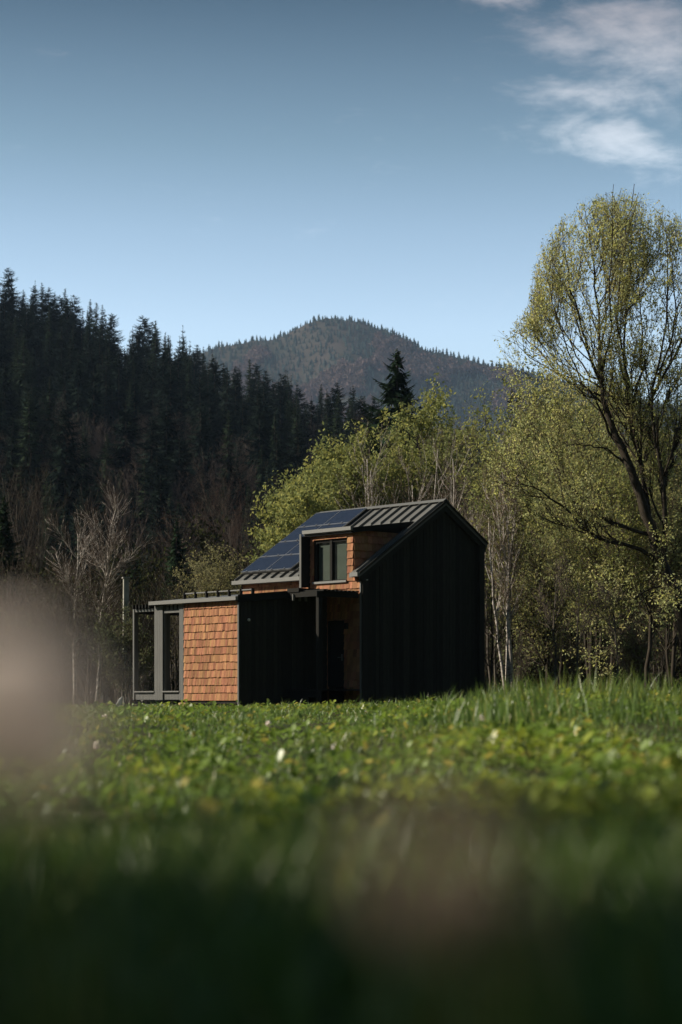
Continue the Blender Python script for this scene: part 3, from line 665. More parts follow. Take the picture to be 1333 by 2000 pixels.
# bare broadleaf patches low on the slope
def bare_p(x, y): return 0.34 * float(sstep(0.53, 0.67, fbm(x / 38 + 9, y / 50, 31, 3))) * float(1 - sstep(330, 420, y)) + 0.07 * (y < 420)
HT = []
for (x, y, z) in slots:
    bare = rf.random() < bare_p(x, y); h = (10 + 6 * rf.random()) if bare else (9.5 + 14.5 * rf.random() ** 1.3)
    if y < 250 and not bare: h *= 0.75
    if y > 470 and not bare: h *= 1.0 + 0.15 * rf.random()
    HT.append((x, y, z, h, bare))
HT.sort(key=lambda q: q[1])
cov = np.zeros((500, 340), bool); vis = []
for (x, y, z, h, bare) in HT:       # near to far: how much of each tree shows
    cx = (x / y * F + 666.5) / 4; yb = (HY - (z - CZ) / y * F) / 4; yt = (HY - (z + h - CZ) / y * F) / 4; r = h * (.22 if bare else .15) / y * F / 4
    n = 0
    for row in range(max(0, int(yt)), min(500, int(yb) + 1)):
        f_ = (row - yt) / max(1, yb - yt); w = r * (math.sin(min(1, f_ * 1.3) * PI * .6) if bare else f_)
        a = max(0, int(cx - w)); b = min(340, int(cx + w) + 1)
        if b > a: n += int((~cov[row, a:b]).sum()); cov[row, a:b] = True
    if 215 < cx and yt > 225: n = n if cx < 240 else 0      # behind the near trees and the cabin
    vis.append(n)
ordr = sorted(range(len(HT)), key=lambda i: -vis[i])
sp_ind = [i for i in ordr if not HT[i][4] and vis[i] > 0][:295]; ba_ind = [i for i in ordr if HT[i][4] and vis[i] > 0][:170]
ind = set(sp_ind) | set(ba_ind)
SPR = []
for k in range(6):
    r_ = np.random.default_rng(100 + k); mb = MB()
    spruce_geo(mb, r_, 1.0, [.14, .17, .13, .16, .12, .18][k], [30, 26, 34, 28, 32, 26][k], 7, 7, [.12, .2, .1, .25, .15, .2][k], .25, [.35, .4, .3, .5, .4, .45][k], pw=[.7, .5, .8, .5, .65, .55][k], fat=1.05, col=[(1, 1, 1), (.7, .75, .8), (1.25, 1.3, 1.1), (.9, .95, 1.0), (1.5, 1.5, 1.2), (.6, .65, .7)][k])  # crown tints imitate lit and dim trees by colour
    SPR.append(mb)
def bare_geo(seed, h=1.0):
    r_ = np.random.default_rng(seed); mb = MB()
    P, R = curve(r_, h * .9, (0, 0), 8, .02, .012, .002); mb.tubes(P, R, 5, (.8, .8, .8), 1)
    P = P[None]; R = R[None]
    L1, R1 = grow(r_, P, R, 26, .2, .97, .6, .3, .9, .3, 5, .6, .0016, lambda t, p: .3 + np.sin(PI * np.clip(t * .9, 0, 1)) ** .7); mb.tubes(L1, R1, 3, (.85, .8, .8), 0)
    L2, R2 = grow(r_, L1, R1, 330, .2, 1, .6, .13, .6, .4, 3, .6, .0011); mb.tubes(L2, R2, 3, (.9, .85, .85), 0)
    L3, R3 = grow(r_, L2, R2, 1500, .1, 1, .6, .055, .4, .4, 2, .7, .0008)
    a = L3[:, 0]; b = L3[:, -1]; w = unit(r_.normal(size=a.shape)) * .0016
    mb.add(np.stack([a - w, a + w, b], 1).reshape(-1, 3), [np.arange(len(a) * 3).reshape(-1, 3)], (1, .92, .88), 0)
    return mb
m_twig_hill = leafmat('hill_bare_twigs', (0.095, 0.082, 0.072), 0.1)
BARE = [bare_geo(200 + k) for k in range(4)]
def individuals(idx, protos, mats, name, label, cat, group):
    me = []
    for k, i in enumerate(idx):
        x, y, z, h, _ = HT[i]; q = k % len(protos)
        if len(me) <= q:
            o = protos[q].build(name, mats); me.append(o)
        else: o = me[q].copy(); C.objects.link(o)
        o.location = (x, y, z - .3); o.scale = (h * (.85 + .35 * rf.random()),) * 2 + (h,); o.rotation_euler = (0, 0, rf.random() * 6.28)
        tag(o, label, cat, group)
individuals(sp_ind, SPR, [m_needle_far, m_bark], 'spruce_tree', 'tall dark spruce in the dense forest covering the shaded hillside behind the cabin', 'spruce', 'spruces on the shaded hillside')
individuals(ba_ind, BARE, [m_twig_hill, m_grey], 'bare_tree', 'bare brownish broadleaf tree among the dark spruces low on the hillside', 'tree', 'bare trees among the spruces on the hillside')
def merged(mb_out, mb_in, items, matmap=None):
    V = np.concatenate(mb_in.v); Cc = np.concatenate(mb_in.c)
    for (x, y, z, h, w, rot, tint) in items:
        c, s = math.cos(rot), math.sin(rot)
        W = np.stack([(V[:, 0] * c - V[:, 1] * s) * w + x, (V[:, 0] * s + V[:, 1] * c) * w + y, V[:, 2] * h + z], 1)
        base = mb_out.n; mb_out.v.append(W); mb_out.c.append(Cc * tint); mb_out.n += len(W)
        for a, m_ in zip(mb_in.f, mb_in.m): mb_out.f.append(a + base); mb_out.m.append(m_)
LOW = MB(); spruce_geo(LOW, np.random.default_rng(9), 1.0, .15, 16, 5, 4, .12, .2, .3, fat=1.5)
mass = MB(); it = []
for i, (x, y, z, h, bare) in enumerate(HT):
    if i not in ind: it.append((x, y, z - .3, h * (.8 if bare else 1), h * 1.0, rf.random() * 6.28, np.ones(3)))
merged(mass, LOW, it)
tag(mass.build('spruce_forest', [m_needle_far, m_bark]), 'the rest of the dark spruce forest filling the hillside', 'forest', kind='stuff')
print('hill', len(HT), len(sp_ind), len(ba_ind), len(it))

# ------------------------------------------------------------------ far mountain forest
FAR = MB()
def farcone(mb, rng, k=6):
    V = []; Fc = []
    for t, (z0, z1, r) in enumerate(((.08, .55, .17), (.34, .8, .125), (.62, 1.0, .075))):
        a = np.arange(k) / k * 2 * PI + rng.random(); rr = r * (.7 + .6 * rng.random(k)); b = len(V)
        for i in range(k): V.append((math.cos(a[i]) * rr[i], math.sin(a[i]) * rr[i], z0 + .05 * rng.random()))
        V.append((0, 0, z1)); 
        for i in range(k): Fc.append((b + i, b + (i + 1) % k, b + k))
    mb.add(V, [np.array(Fc)], (1, 1, 1), 0)
farcone(FAR, np.random.default_rng(2)); rm = np.random.default_rng(8)
BL = MB(); q = 60; p_ = unit(rm.normal(size=(q, 3))) * np.array([.42, .42, .45]) * (0.7 + .3 * rm.random((q, 1))) + np.array([0, 0, .55]); u = rm.normal(size=(q, 3)) * .11; w = rm.normal(size=(q, 3)) * .11
BL.add(np.stack([p_ - u, p_ + w, p_ + u], 1).reshape(-1, 3), [np.arange(q * 3).reshape(-1, 3)], (1, 1, 1), 0)
fa = []; fb = []
for Y in np.concatenate([np.arange(1750, 2700, 17), np.arange(2700, 3030, 11)]):
    sx_ = 10.5 if Y < 2700 else 6.5
    for X in np.arange(-0.075 * Y, 0.19 * Y, sx_):
        x = X + rm.normal() * 4; y = Y + rm.normal() * 5; z = float(mount_z(x, y))
        if z < 60: continue
        bare = fbm(x / 120, y / 170, 41, 4) > (.54 if x < 120 else .58); thin = fbm(x / 60, y / 90, 51, 3)
        if y < 2900 and thin < .30 and rm.random() < .7: continue
        if bare and y < 2960: fb.append((x, y, z - 2, 11 + 4 * rm.random(), 12 + 5 * rm.random(), rm.random() * 6.28, np.array([1, .9 + .1 * rm.random(), .92]) * (.8 + .4 * rm.random())))
        else:
            h = 7 + 6.5 * rm.random() ** 2
            fa.append((x, y, z - 2, h, h * (1.15 + .6 * rm.random()), rm.random() * 6.28, np.ones(3) * (.7 + .6 * rm.random())))
o_ = MB(); merged(o_, FAR, fa); o2 = MB(); merged(o2, BL, fb)
m_mneedle = leafmat('mountain_needles', (0.034, 0.048, 0.042), 0.0); m_mbare = leafmat('mountain_bare_crowns', (0.125, 0.092, 0.085), 0.1)
tag(o_.build('mountain_forest', [m_mneedle]), 'distant spruce forest covering the rounded mountain', 'forest', kind='stuff')
tag(o2.build('mountain_bare_wood', [m_mbare]), 'patches of reddish bare broadleaf wood on the distant mountain', 'forest', kind='stuff')
print('far', len(fa), len(fb))

# ------------------------------------------------------------------ spruces standing on their own
def lone_spruce(px, top, Y, seed, label, rad=.15, ragged=.5, wh=40, tw=12, droop=.2, col=(1, 1, 1), gz=None, pw=.85, group=None):
    X = (px - 666.5) / F * Y; g0 = float(ground_z(X, Y)) if gz is None else gz; H = CZ + (HY - top) / F * Y - g0
    root = empty('spruce_tree', (X, Y, g0), 0, label, 'spruce', group); r_ = np.random.default_rng(seed)
    mb = MB(); spruce_geo(mb, r_, H, rad, wh, 7, tw, .05, droop, ragged, col, 1, .985, pw=pw)
    t = MB(); t.v, t.c, t.f, t.m, t.n = [mb.v[0]], [mb.c[0]], [a for a in mb.f if a.max() < len(mb.v[0])], [m for a, m in zip(mb.f, mb.m) if a.max() < len(mb.v[0])], len(mb.v[0])
    t.m = [m * 0 for m in t.m]
    c = MB(); n0 = len(mb.v[0]); c.v = mb.v[1:]; c.c = mb.c[1:]; keep = [(a, m) for a, m in zip(mb.f, mb.m) if a.max() >= n0]; c.f = [a - n0 for a, _ in keep]; c.m = [m for _, m in keep]; c.n = mb.n - n0
    t.build('trunk', m_bark, root, True); c.build('crown', [m_needle], root); return root
lone_spruce(776, 680, 132, 1, 'tall ragged dark spruce rising above the yellow-green trees behind the cabin roof', .29, .5, 38, 12, .15, pw=.85)
lone_spruce(8, 968, 105, 2, 'dark spruce at the left edge of the picture', .22, .5, 44, 12, .2)
lone_spruce(345, 1010, 125, 3, 'dark spruce behind the veranda roof, left of the round pale bush', .20, .5, 40, 10, .2)
lone_spruce(262, 1060, 140, 4, 'smaller dark spruce behind the pale birches, above the left end of the veranda', .2, .5, 34, 10, .2)
lone_spruce(505, 985, 190, 5, 'slim dark spruce standing behind the solar panels beside a brown bare tree', .14, .5, 34, 8, .2)
lone_spruce(90, 1070, 150, 6, 'short dark spruce behind the leftmost pale birch', .2, .5, 34, 8, .2)
lone_spruce(1250, 760, 170, 7, 'dark spruce mostly hidden behind the tall leafing tree on the right', .17, .5, 34, 8, .2)

# ------------------------------------------------------------------ broadleaf trees
YG = [(.9, .96, .85), (1.15, 1.12, .8), (.65, .72, .68), (1.25, 1.2, .9), (.78, .85, .75)]
MID = [(.95, .97, 1.0), (1.1, 1.02, .9), (.8, .88, 1.0), (1.15, 1.1, 1.0)]
OL = [(.62, .62, .75), (.75, .68, .7), (.5, .56, .7), (.8, .74, .8)]
# behind the cabin: bright leafing willows climbing to the right
deciduous('willow_tree', 'lowest yellow-green willow of the row, at its left end beside the solar panels', 588, 988, 92, 11, .25, 22275, .16, 3, cols=YG, fork=20, first=.1, fine=2400)
deciduous('willow_tree', 'yellow-green willow directly above the upper left corner of the solar panels', 640, 917, 95, 12, .25, 27225, .16, 2, cols=YG, fork=22, first=.1, fine=2600)
deciduous('willow_tree', 'yellow-green willow between the solar panels and the tall dark spruce', 705, 862, 98, 13, .23, 29700, .16, 2, cols=YG, fork=24, first=.12, fine=2800)
deciduous('willow_tree', 'tallest yellow-green willow, standing in front of the ragged dark spruce', 778, 784, 100, 14, .19, 32175, .16, 2, cols=YG, fork=26, first=.2, fine=3000)
deciduous('willow_tree', 'dull green rounded willow to the right of the ragged spruce, behind bare stems', 866, 820, 104, 15, .16, 22275, .18, 2, cols=OL, fork=24, first=.25, fine=2400)
deciduous('willow_tree', 'low green shrub willow peeking out left of the cabin roof', 548, 1075, 88, 16, .17, 11137, .16, 3, cols=YG, fork=16, first=.05, fine=1600)
deciduous('round_bush', 'round pale yellow-green bush behind the annex roof, clear of other trees', 422, 1102, 100, 17, .33, 22000, .10, 4, cols=[(.85, .8, 1.0), (.95, .85, .9)], fork=18, first=.03, fine=2600, cat='bush', up=.4)
BW = (1.9, 1.9, 1.95); BG = (1.35, 1.4, 1.5)
# bare pale stems behind the ridge
for i, (px, top, Y, lab) in enumerate(((742, 858, 80, 'bare pale-stemmed tree with forked white branches right above the metal roof'), (800, 845, 83, 'bare pale tree between the tallest willow and the roof ridge'), (838, 872, 78, 'thin bare grey tree directly above the roof ridge'),
        (885, 860, 80, 'bare grey tree just right of the roof ridge'), (925, 868, 84, 'bare twiggy grey tree behind the right roof slope'), (958, 905, 86, 'bare twiggy tree between the gable and the leafing trees on the right'), (905, 930, 92, 'low bare grey thicket tree above the right eave'))):
    deciduous('bare_tree', lab, px, top, Y, 30 + i, .20, 500 if i > 3 else 0, .09, 2, m_birch if i in (0, 1, 3) else m_grey, .25, 10, 130, 900, .06, cols=OL, twig_col=(.75, .7, .7), up=.8, ang=.6)
# left: birches in the sun
deciduous('birch_tree', 'pale-trunked bare birch, left one of the pair left of the cabin', 147, 1018, 88, 51, .20, 0, .1, 1, m_birch, .3, 22, 330, 2600, .085, (.02, 0), twig_col=(.62, .56, .52), up=.6, ang=.75)
deciduous('birch_tree', 'taller pale bare birch with crooked stem, right one of the pair left of the cabin', 190, 955, 90, 52, .17, 0, .1, 1, m_birch, .25, 24, 360, 2600, .10, (.07, 0), twig_col=(.62, .56, .52), up=.6, ang=.75)
deciduous('bare_tree', 'large bare grey tree with fan-shaped branches near the left edge', 62, 950, 118, 53, .30, 0, .1, 2, m_grey, .2, 26, 420, 3600, .12, twig_col=(.5, .47, .46), up=.9)
deciduous('bare_tree', 'round bare brownish tree at the foot of the hill above the annex roof', 470, 988, 165, 54, .34, 0, .1, 2, m_grey, .2, 26, 420, 5200, .12, twig_col=(.6, .5, .5), up=.7)
deciduous('bare_tree', 'bare brown tree at the foot of the hill straight above the veranda', 335, 1012, 175, 55, .28, 0, .1, 2, m_grey, .2, 26, 420, 4200, .12, twig_col=(.42, .36, .35), up=.7)
for i, (px, top, Y, lab) in enumerate(((235, 1150, 96, 'low leafless shrub right of the crooked birch'), (246, 1222, 69, 'dense leafless shrub hiding the foot of the concrete post'), (285, 1180, 90, 'low leafless shrub showing through the left veranda opening'), (340, 1170, 94, 'low leafless shrub showing through the right veranda opening'),
        (110, 1150, 84, 'tangled bare shrub in the sun at the foot of the left birch'), (30, 1120, 92, 'tangled bare shrub below the dark spruce at the left edge'), (175, 1190, 78, 'low grey-green shrub between the two birches'), (60, 1210, 76, 'low grey shrub in the lower left behind the pale blur'), (400, 1150, 112, 'dark leafless shrub behind the left end of the annex roof'), (480, 1110, 110, 'leafless shrub between the round bush and the eave'))):
    deciduous('bare_shrub', lab, px, top, Y, 60 + i, .42, 5000 if px == 246 else 500, .08, 5, m_grey, .04, 9, 260, 2600, .04, cols=[(.4, .42, .5)], twig_col=(.38, .37, .31), up=.7, cat='shrub')
# right: leafing trees
RT = [('leafing_tree', 'rounded sunlit yellow-green crown just left of the tall tree, above its lower limbs', 1150, 770, 76, 70, .20, 14000, .12, 3, .3), ('leafing_tree', 'olive-green tree with clumpy leaves just right of the mountain, its top against the slope', 1015, 738, 96, 71, .20, 9000, .15, 1, .2), ('leafing_tree', 'broad yellow-green tree under the left limbs of the tall tree', 1095, 768, 84, 72, .27, 15000, .125, 2, .25),
      ('leafing_tree', 'yellow-green tree behind the trunk of the tall tree', 1200, 800, 90, 73, .24, 12000, .13, 2, .25), ('leafing_tree', 'dull green tree at the right edge behind the tall tree', 1315, 830, 88, 74, .26, 9000, .13, 2, .2),
      ('leafing_tree', 'leafing tree with lit left side overhanging the gap right of the gable', 1000, 900, 80, 75, .24, 9500, .11, 2, .25), ('leafing_tree', 'dark-stemmed forked tree in the middle of the right-hand grove', 1165, 960, 72, 76, .26, 9000, .10, 2, .35),
      ('leafing_tree', 'small leafing tree low in the right-hand grove, left of the dark forked stems', 1070, 1075, 70, 77, .32, 6500, .09, 2, .3), ('leafing_tree', 'leafing tree with stout dark stem near the lower right corner of the grove', 1262, 1010, 74, 78, .30, 8000, .10, 1, .35),
      ('leafing_tree', 'shaded green tree filling the far side of the grove behind the forked stems', 1120, 900, 104, 79, .30, 11000, .15, 2, .1), ('leafing_tree', 'shaded green tree filling the far side of the grove at the right edge', 1290, 930, 106, 80, .30, 10000, .15, 2, .1), ('leafing_tree', 'slender green tree behind the pale multi-stemmed birch', 960, 960, 100, 81, .26, 8000, .14, 2, .1)]
for (nm, lab, px, top, Y, sd, cw, lf, ls, stm, first) in RT:
    deciduous(nm, lab, px, top, Y, sd, cw, lf, ls, stm, m_bark, first, 24, 460, 2800, .09, cols=YG if sd in (71, 72, 73, 75, 76) else MID, up=.6)
deciduous('birch_tree', 'pale multi-stemmed birch right beside the gable wall', 990, 865, 69, 91, .15, 1700, .07, 4, m_birch, .3, 12, 300, 2200, .075, cols=OL, twig_col=(1.1, 1, .95), up=1.0, ang=.45)
for i, (px, top, Y, lab) in enumerate(((1084, 1100, 66, 'thin sapling with a pale stem, left of the two in front of the grove'), (1131, 1120, 66, 'thin sapling with a pale stem, right of the two in front of the grove'), (1212, 1140, 66, 'leaning pale-stemmed young birch right of the dark forked stems'), (960, 1150, 65, 'thin reddish bare sapling next to the gable corner'))):
    deciduous('sapling', lab, px, top, Y, 95 + i, .2, 350, .06, 1, m_grey if i < 3 else m_bark, .3, 10, 120, 700, .035, (-.08 if i == 2 else .01, 0), cols=YG, up=.8)
for i, (px, top, Y, lab) in enumerate(((1020, 1235, 82, 'grey bare shrub right behind the pale birch clump'), (1100, 1225, 92, 'low shrub at the foot of the grove behind the thin saplings'), (1190, 1215, 95, 'low shrub at the foot of the grove behind the forked stems'), (1290, 1205, 90, 'low shrub at the foot of the grove at the right edge'), (1240, 1260, 80, 'short twiggy shrub between the forked stems and the leaning trunk'), (960, 1190, 88, 'twiggy shrub behind the gable corner'))):
    deciduous('bare_shrub', lab, px, top, Y, 120 + i, .5, 1600, .10, 5, m_grey, .04, 9, 260, 2600, .04, cols=[(.6, .65, .7)], twig_col=(.75, .72, .7), up=.7, cat='shrub')
# the wood continues behind: dim mixed thicket, two rows deep, nobody could count it
rk = np.random.default_rng(55); th = MB()
THK = MB(); P_, R_ = curve(rk, .9, (0, 0), 6, .03, .02, .004); P_ = P_[None]; R_ = R_[None]; THK.tubes(P_, R_, 4, (.7, .7, .7), 0)
l1, q1 = grow(rk, P_, R_, 24, .03, 1, .8, .38, .6, .4, 4, .6, .004); THK.tubes(l1, q1, 3, (.75, .7, .68), 0); l2, q2 = grow(rk, l1, q1, 300, .1, 1, .7, .15, .4, .5, 3, .6, .0025); THK.tubes(l2, q2, 3, (.7, .66, .62), 0)
a = leaves(THK, rk, l2, 1500, .035, .6, [(.5, .62, .3), (.42, .5, .3)], spread=.03)
items = []
for Y in (108, 120, 134, 150, 168):
    for px in np.arange(-60, 1460, 46):
        if 420 < px < 560 and Y < 130: continue
        tall = 9 if px < 540 else (14 if px < 900 else 15); h = tall * (.55 + .5 * rk.random()) * (1.0 if Y > 120 else .7)
        x = (px + rk.normal() * 14 - 666.5) / F * Y; items.append((x, Y + rk.normal() * 3, float(ground_z(x, Y)) - .2, h, h * .9, rk.random() * 6.28, np.ones(3) * (.8 + .5 * rk.random())))
merged(th, THK, items)
m_thick = leafmat('thicket_twigs_and_leaves', (0.075, 0.07, 0.05), 0.15)
tag(th.build('thicket', [m_thick]), 'dense dim thicket of twigs and young leaves at the back of the meadow', 'thicket', kind='stuff')

# ------------------------------------------------------------------ the tall leafing tree on the right, limb by limb
YT = 70.0; rt = np.random.default_rng(404)
bx = (1350 - 666.5) / F * YT; bz = float(ground_z(bx, YT))
big = empty('tall_leafing_tree', (bx, YT, bz), 0, 'tallest tree, leaning dark trunk and sparse yellow-green leaves against the sky', 'tree')
def limb(pts, r0, r1, dy=0.0, n=14):
    P = np.array([at(x, y, YT) for x, y in pts]); P[:, 1] = YT + np.linspace(0, 1, len(pts)) * dy
    s = np.linspace(0, len(pts) - 1, n); i = np.clip(s.astype(int), 0, len(pts) - 2); f_ = (s - i)[:, None]
    # smooth (Catmull-Rom)
    Q = np.concatenate([P[:1] * 2 - P[1:2], P, P[-1:] * 2 - P[-2:-1]]); a, b, c, d = Q[i], Q[i + 1], Q[i + 2], Q[i + 3]
    R = .5 * (2 * b + (c - a) * f_ + (2 * a - 5 * b + 4 * c - d) * f_ ** 2 + (3 * b - a - 3 * c + d) * f_ ** 3)
    R[1:-1] += rt.normal(size=(n - 2, 3)) * .035
    return R - np.array([bx, YT, bz]), r0 + (r1 - r0) * np.linspace(0, 1, n) ** .8
LB = [limb([(1352, 1382), (1335, 1215), (1292, 1100), (1266, 1020), (1235, 930), (1205, 862), (1180, 785), (1174, 742), (1172, 700)], 0.2880, .05, -.3, 26), limb([(1275, 1040), (1240, 930), (1208, 862), (1186, 785), (1178, 742)], 0.0884, .05, .5, 26),
      limb([(1174, 745), (1150, 700), (1128, 640), (1100, 560), (1085, 480)], 0.0578, .012, -2.2), limb([(1174, 745), (1170, 600), (1160, 490), (1150, 400)], 0.0578, .012, .8), limb([(1176, 748), (1182, 680), (1192, 560), (1205, 400)], 0.0544, .012, 2.0),
      limb([(1176, 750), (1145, 715), (1120, 660), (1080, 590), (1052, 520)], 0.0408, .01, 1.6), limb([(1180, 775), (1110, 742), (1062, 692), (1030, 655), (1003, 640)], 0.0442, .01, .5), limb([(1176, 760), (1120, 728), (1085, 690), (1060, 640)], 0.0306, .01, -2),
      limb([(1280, 1070), (1266, 990), (1258, 900), (1240, 820), (1230, 750), (1226, 640), (1240, 480), (1246, 395)], 0.1156, .014, 1.2), limb([(1232, 760), (1212, 690), (1200, 600), (1215, 480), (1225, 385)], 0.0476, .01, -1.8),
      limb([(1296, 1110), (1298, 1050), (1296, 950), (1277, 870), (1268, 790), (1287, 690), (1298, 560), (1290, 450)], 0.1088, .012, -1.2), limb([(1268, 792), (1318, 690), (1345, 600), (1352, 480)], 0.0612, .012, -1.8), limb([(1300, 950), (1330, 850), (1372, 740), (1390, 600)], 0.0680, .012, .5),
      limb([(1335, 1000), (1350, 900), (1400, 800), (1440, 650)], 0.0816, .015, 1.5), limb([(1286, 1095), (1230, 1070), (1150, 1046), (1095, 1000), (1038, 968), (1000, 960)], 0.0884, .012, -2.4), limb([(1275, 1045), (1205, 1026), (1150, 990), (1092, 932), (1060, 862)], 0.0748, .012, -1.2),
      limb([(1222, 905), (1190, 885), (1140, 872), (1082, 868)], 0.0476, .01, -.8), limb([(1300, 1140), (1235, 1165), (1195, 1170), (1150, 1200)], 0.0340, .008, -1.5), limb([(1320, 1180), (1270, 1160), (1215, 1215), (1190, 1250)], 0.0272, .008, -2.5), limb([(1262, 900), (1290, 850), (1320, 760), (1330, 680)], 0.0476, .01, 2.2),
      limb([(1205, 865), (1165, 800), (1125, 745), (1080, 650), (1048, 560)], .05, .008, -2.6), limb([(1180, 790), (1130, 740), (1085, 715), (1035, 672), (1010, 625)], .04, .008, 2.2), limb([(1174, 742), (1140, 640), (1125, 540), (1115, 430)], .045, .008, 2.8),
      limb([(1174, 742), (1188, 640), (1180, 520), (1178, 400)], .045, .008, -2.8), limb([(1236, 800), (1262, 690), (1262, 560), (1268, 410)], .05, .008, 2.4), limb([(1285, 760), (1320, 640), (1325, 540), (1322, 430)], .05, .008, 1.5)]
tb = MB()
for P, R in LB: tb.tubes(P, R, 9)
PP = np.stack([p for p, _ in LB[2:]]); RR = np.stack([r for _, r in LB[2:]])
env = np.array([(985, 660), (1005, 630), (1035, 600), (1045, 520), (1060, 470), (1090, 440), (1120, 410), (1150, 388), (1225, 372), (1285, 395), (1335, 425), (1400, 430), (1480, 600)])
def inside(p, m=0):
    w = p + np.array([bx, YT, bz]); px = w[:, 0] / w[:, 1] * F + 666.5; py = HY - (w[:, 2] - CZ) / w[:, 1] * F
    return py > np.interp(px, env[:, 0], env[:, 1], left=650) - 8 + m
wt = np.linalg.norm(PP[:, -1] - PP[:, 0], axis=1)
l1, r1_ = grow(rt, PP, RR, 250, .16, .98, .66, 2.3, .95, .3, 8, .6, .011, lambda t, p: 1.05 - .55 * t, wt=wt)
k = inside(l1[:, -1]); l1 = l1[k]; r1_ = r1_[k]; tb.tubes(l1, r1_, 5)
l2, r2_ = grow(rt, np.concatenate([l1, l1]), np.concatenate([r1_, r1_]), 1700, .2, 1, .5, 1.15, .7, .4, 5, .6, .007); k = inside(l2[:, -1]); l2 = l2[k]; r2_ = r2_[k]; tb.tubes(l2, r2_, 4)
tb.build('trunk', m_bark, big, True)
cb = MB(); l3, r3_ = grow(rt, l2, r2_, 10500, .2, 1, .5, .6, .2, .5, 3, .6, .004, droop=.5); k = inside(l3[:, -1]); l3 = l3[k]; r3_ = r3_[k]; cb.tubes(l3, r3_, 3, (.6, .55, .5), 1)
leaves(cb, rt, l3, 54000, .085, .5, [(1.7, 1.75, 1.8), (1.95, 1.9, 1.5), (1.5, 1.5, 1.8), (1.9, 1.7, 1.8)], .2, .04, .5)
cb.build('crown', [m_leaf, m_twig], big)

# ------------------------------------------------------------------ small things left of the cabin
px_, Yp = 246, 73; X = (px_ - 666.5) / F * Yp; gz = float(ground_z(X, Yp))
g = MB(); Hh = CZ + (HY - 1130) / F * Yp - gz; g.hexa([(-.12, -.12, 0), (.12, -.12, 0), (.12, .12, 0), (-.12, .12, 0), (-.09, -.09, Hh), (.09, -.09, Hh), (.09, .09, Hh), (-.09, .09, Hh)])
cap = MB(); cap.box(-.13, .13, -.13, .13, Hh + .001, Hh + .05)
pole = empty('concrete_post', (X, Yp, gz), .3, 'pale weathered concrete post standing just left of the veranda', 'post')
g.build('shaft', material('weathered_concrete', (.46, .44, .39), .9, .2, noise=1.6, alt=(.16, .17, .12)), pole); cap.build('cap', m_stone, pole)
Ys = 50; X = (231 - 666.5) / F * Ys; gz = float(ground_z(X, Ys)); g = MB()
g.hexa([(-.10, -.05, 0), (.08, -.04, 0), (.07, .05, 0), (-.09, .05, 0), (.02, -.02, .24), (.11, -.02, .30), (.11, .02, .29), (.03, .02, .23)])  # white paper scrap, modelled as a small pointed block
o = g.build('white_scrap', m_white); o.location = (X, Ys, gz + .06); tag(o, 'small pointed whitish stone in the grass left of the veranda', 'scrap')

# ------------------------------------------------------------------ added unseen spruce left of the camera, placed to shade the nearest grass
def added_shade_spruce(X, Y, H, seed, lab, rad=.135):
    r_ = np.random.default_rng(seed); gz = float(ground_z(X, Y)); root = empty('spruce_tree', (X, Y, gz), 0, lab, 'spruce')
    mb = MB(); spruce_geo(mb, r_, H, rad, 34, 8, 10, .04, .2, .3, fat=1.2); mb.build('crown', [m_needle, m_bark], root)

# added unseen broadleaf trees left of the camera, placed to break the lawn's light
for Yq, Xq, Hq, sd, cwq, nl, lab in ((6.9, -9.6, 8.0, 950, .16, 900, 'half-bare young tree added unseen left of the camera for shade, farther from the small shading spruce'), (4.2, -9.2, 8.9, 951, .21, 8500, 'leafing young tree added unseen left of the camera for shade next to the small shading spruce')):
    deciduous('leafing_tree', lab, 666.5 + Xq / Yq * F, HY - Hq / Yq * F, Yq, sd, cwq, nl, .12, 2, m_bark, .3, 20, 220, 1000, .08, cols=OL)
added_shade_spruce(-7.6, 1.85, 9.1, 901, 'small dark spruce added unseen left of the camera to shade the grass under the lens', .19)
# ------------------------------------------------------------------ grass
rg = np.random.default_rng(2024)
def sample_ground(n, y0, y1, p, mx=0.2, extra=0.25):
    """positions in the wedge seen by the camera (and a margin), density ~ Y**-p per area"""
    e = 2 - p; u = rg.random(n); Y = (y0 ** e + u * (y1 ** e - y0 ** e)) ** (1 / e)
    X = (rg.random(n) * 2 - 1) * (mx * Y + extra); return X, Y
def blades(mb, X, Y, h, w, lean, cols, nseg=3, bend=0.6):
    n = len(X); z = ground_z(X, Y); az = rg.random(n) * 2 * PI; d = np.stack([np.cos(az), np.sin(az), np.zeros(n)], 1)
    fa = rg.random(n) * PI; s = np.stack([np.cos(fa), np.sin(fa), np.zeros(n)], 1)
    b = np.stack([X, Y, z - .01], 1); t = np.linspace(0, 1, nseg + 1)
    ce = b[:, None] + h[:, None, None] * (t[None, :, None] * np.array([0, 0, 1.0]) * (1 - .35 * (lean[:, None, None]) * t[None, :, None]) + d[:, None] * (lean[:, None, None] * (t ** 2)[None, :, None] * bend))
    wd = w[:, None, None] * (1 - t ** 1.6)[None, :, None] * .5
    Lf = ce - s[:, None] * wd; Rg = ce + s[:, None] * wd
    V = np.concatenate([np.stack([Lf[:, :-1], Rg[:, :-1]], 2).reshape(n, -1, 3), ce[:, -1:]], 1); m = V.shape[1]; base = np.arange(n)[:, None] * m
    q = [base + np.array([[2 * i, 2 * i + 1, 2 * i + 3, 2 * i + 2]]) for i in range(nseg - 1)]; tr = base + np.array([[2 * nseg - 2, 2 * nseg - 1, 2 * nseg]])
    mb.add(V.reshape(-1, 3), [np.concatenate(q), tr], np.repeat(cols, m, 0))
m_grass = leafmat('grass_blades', (0.19, 0.27, 0.06), 0.45, 0.05, 0.45)
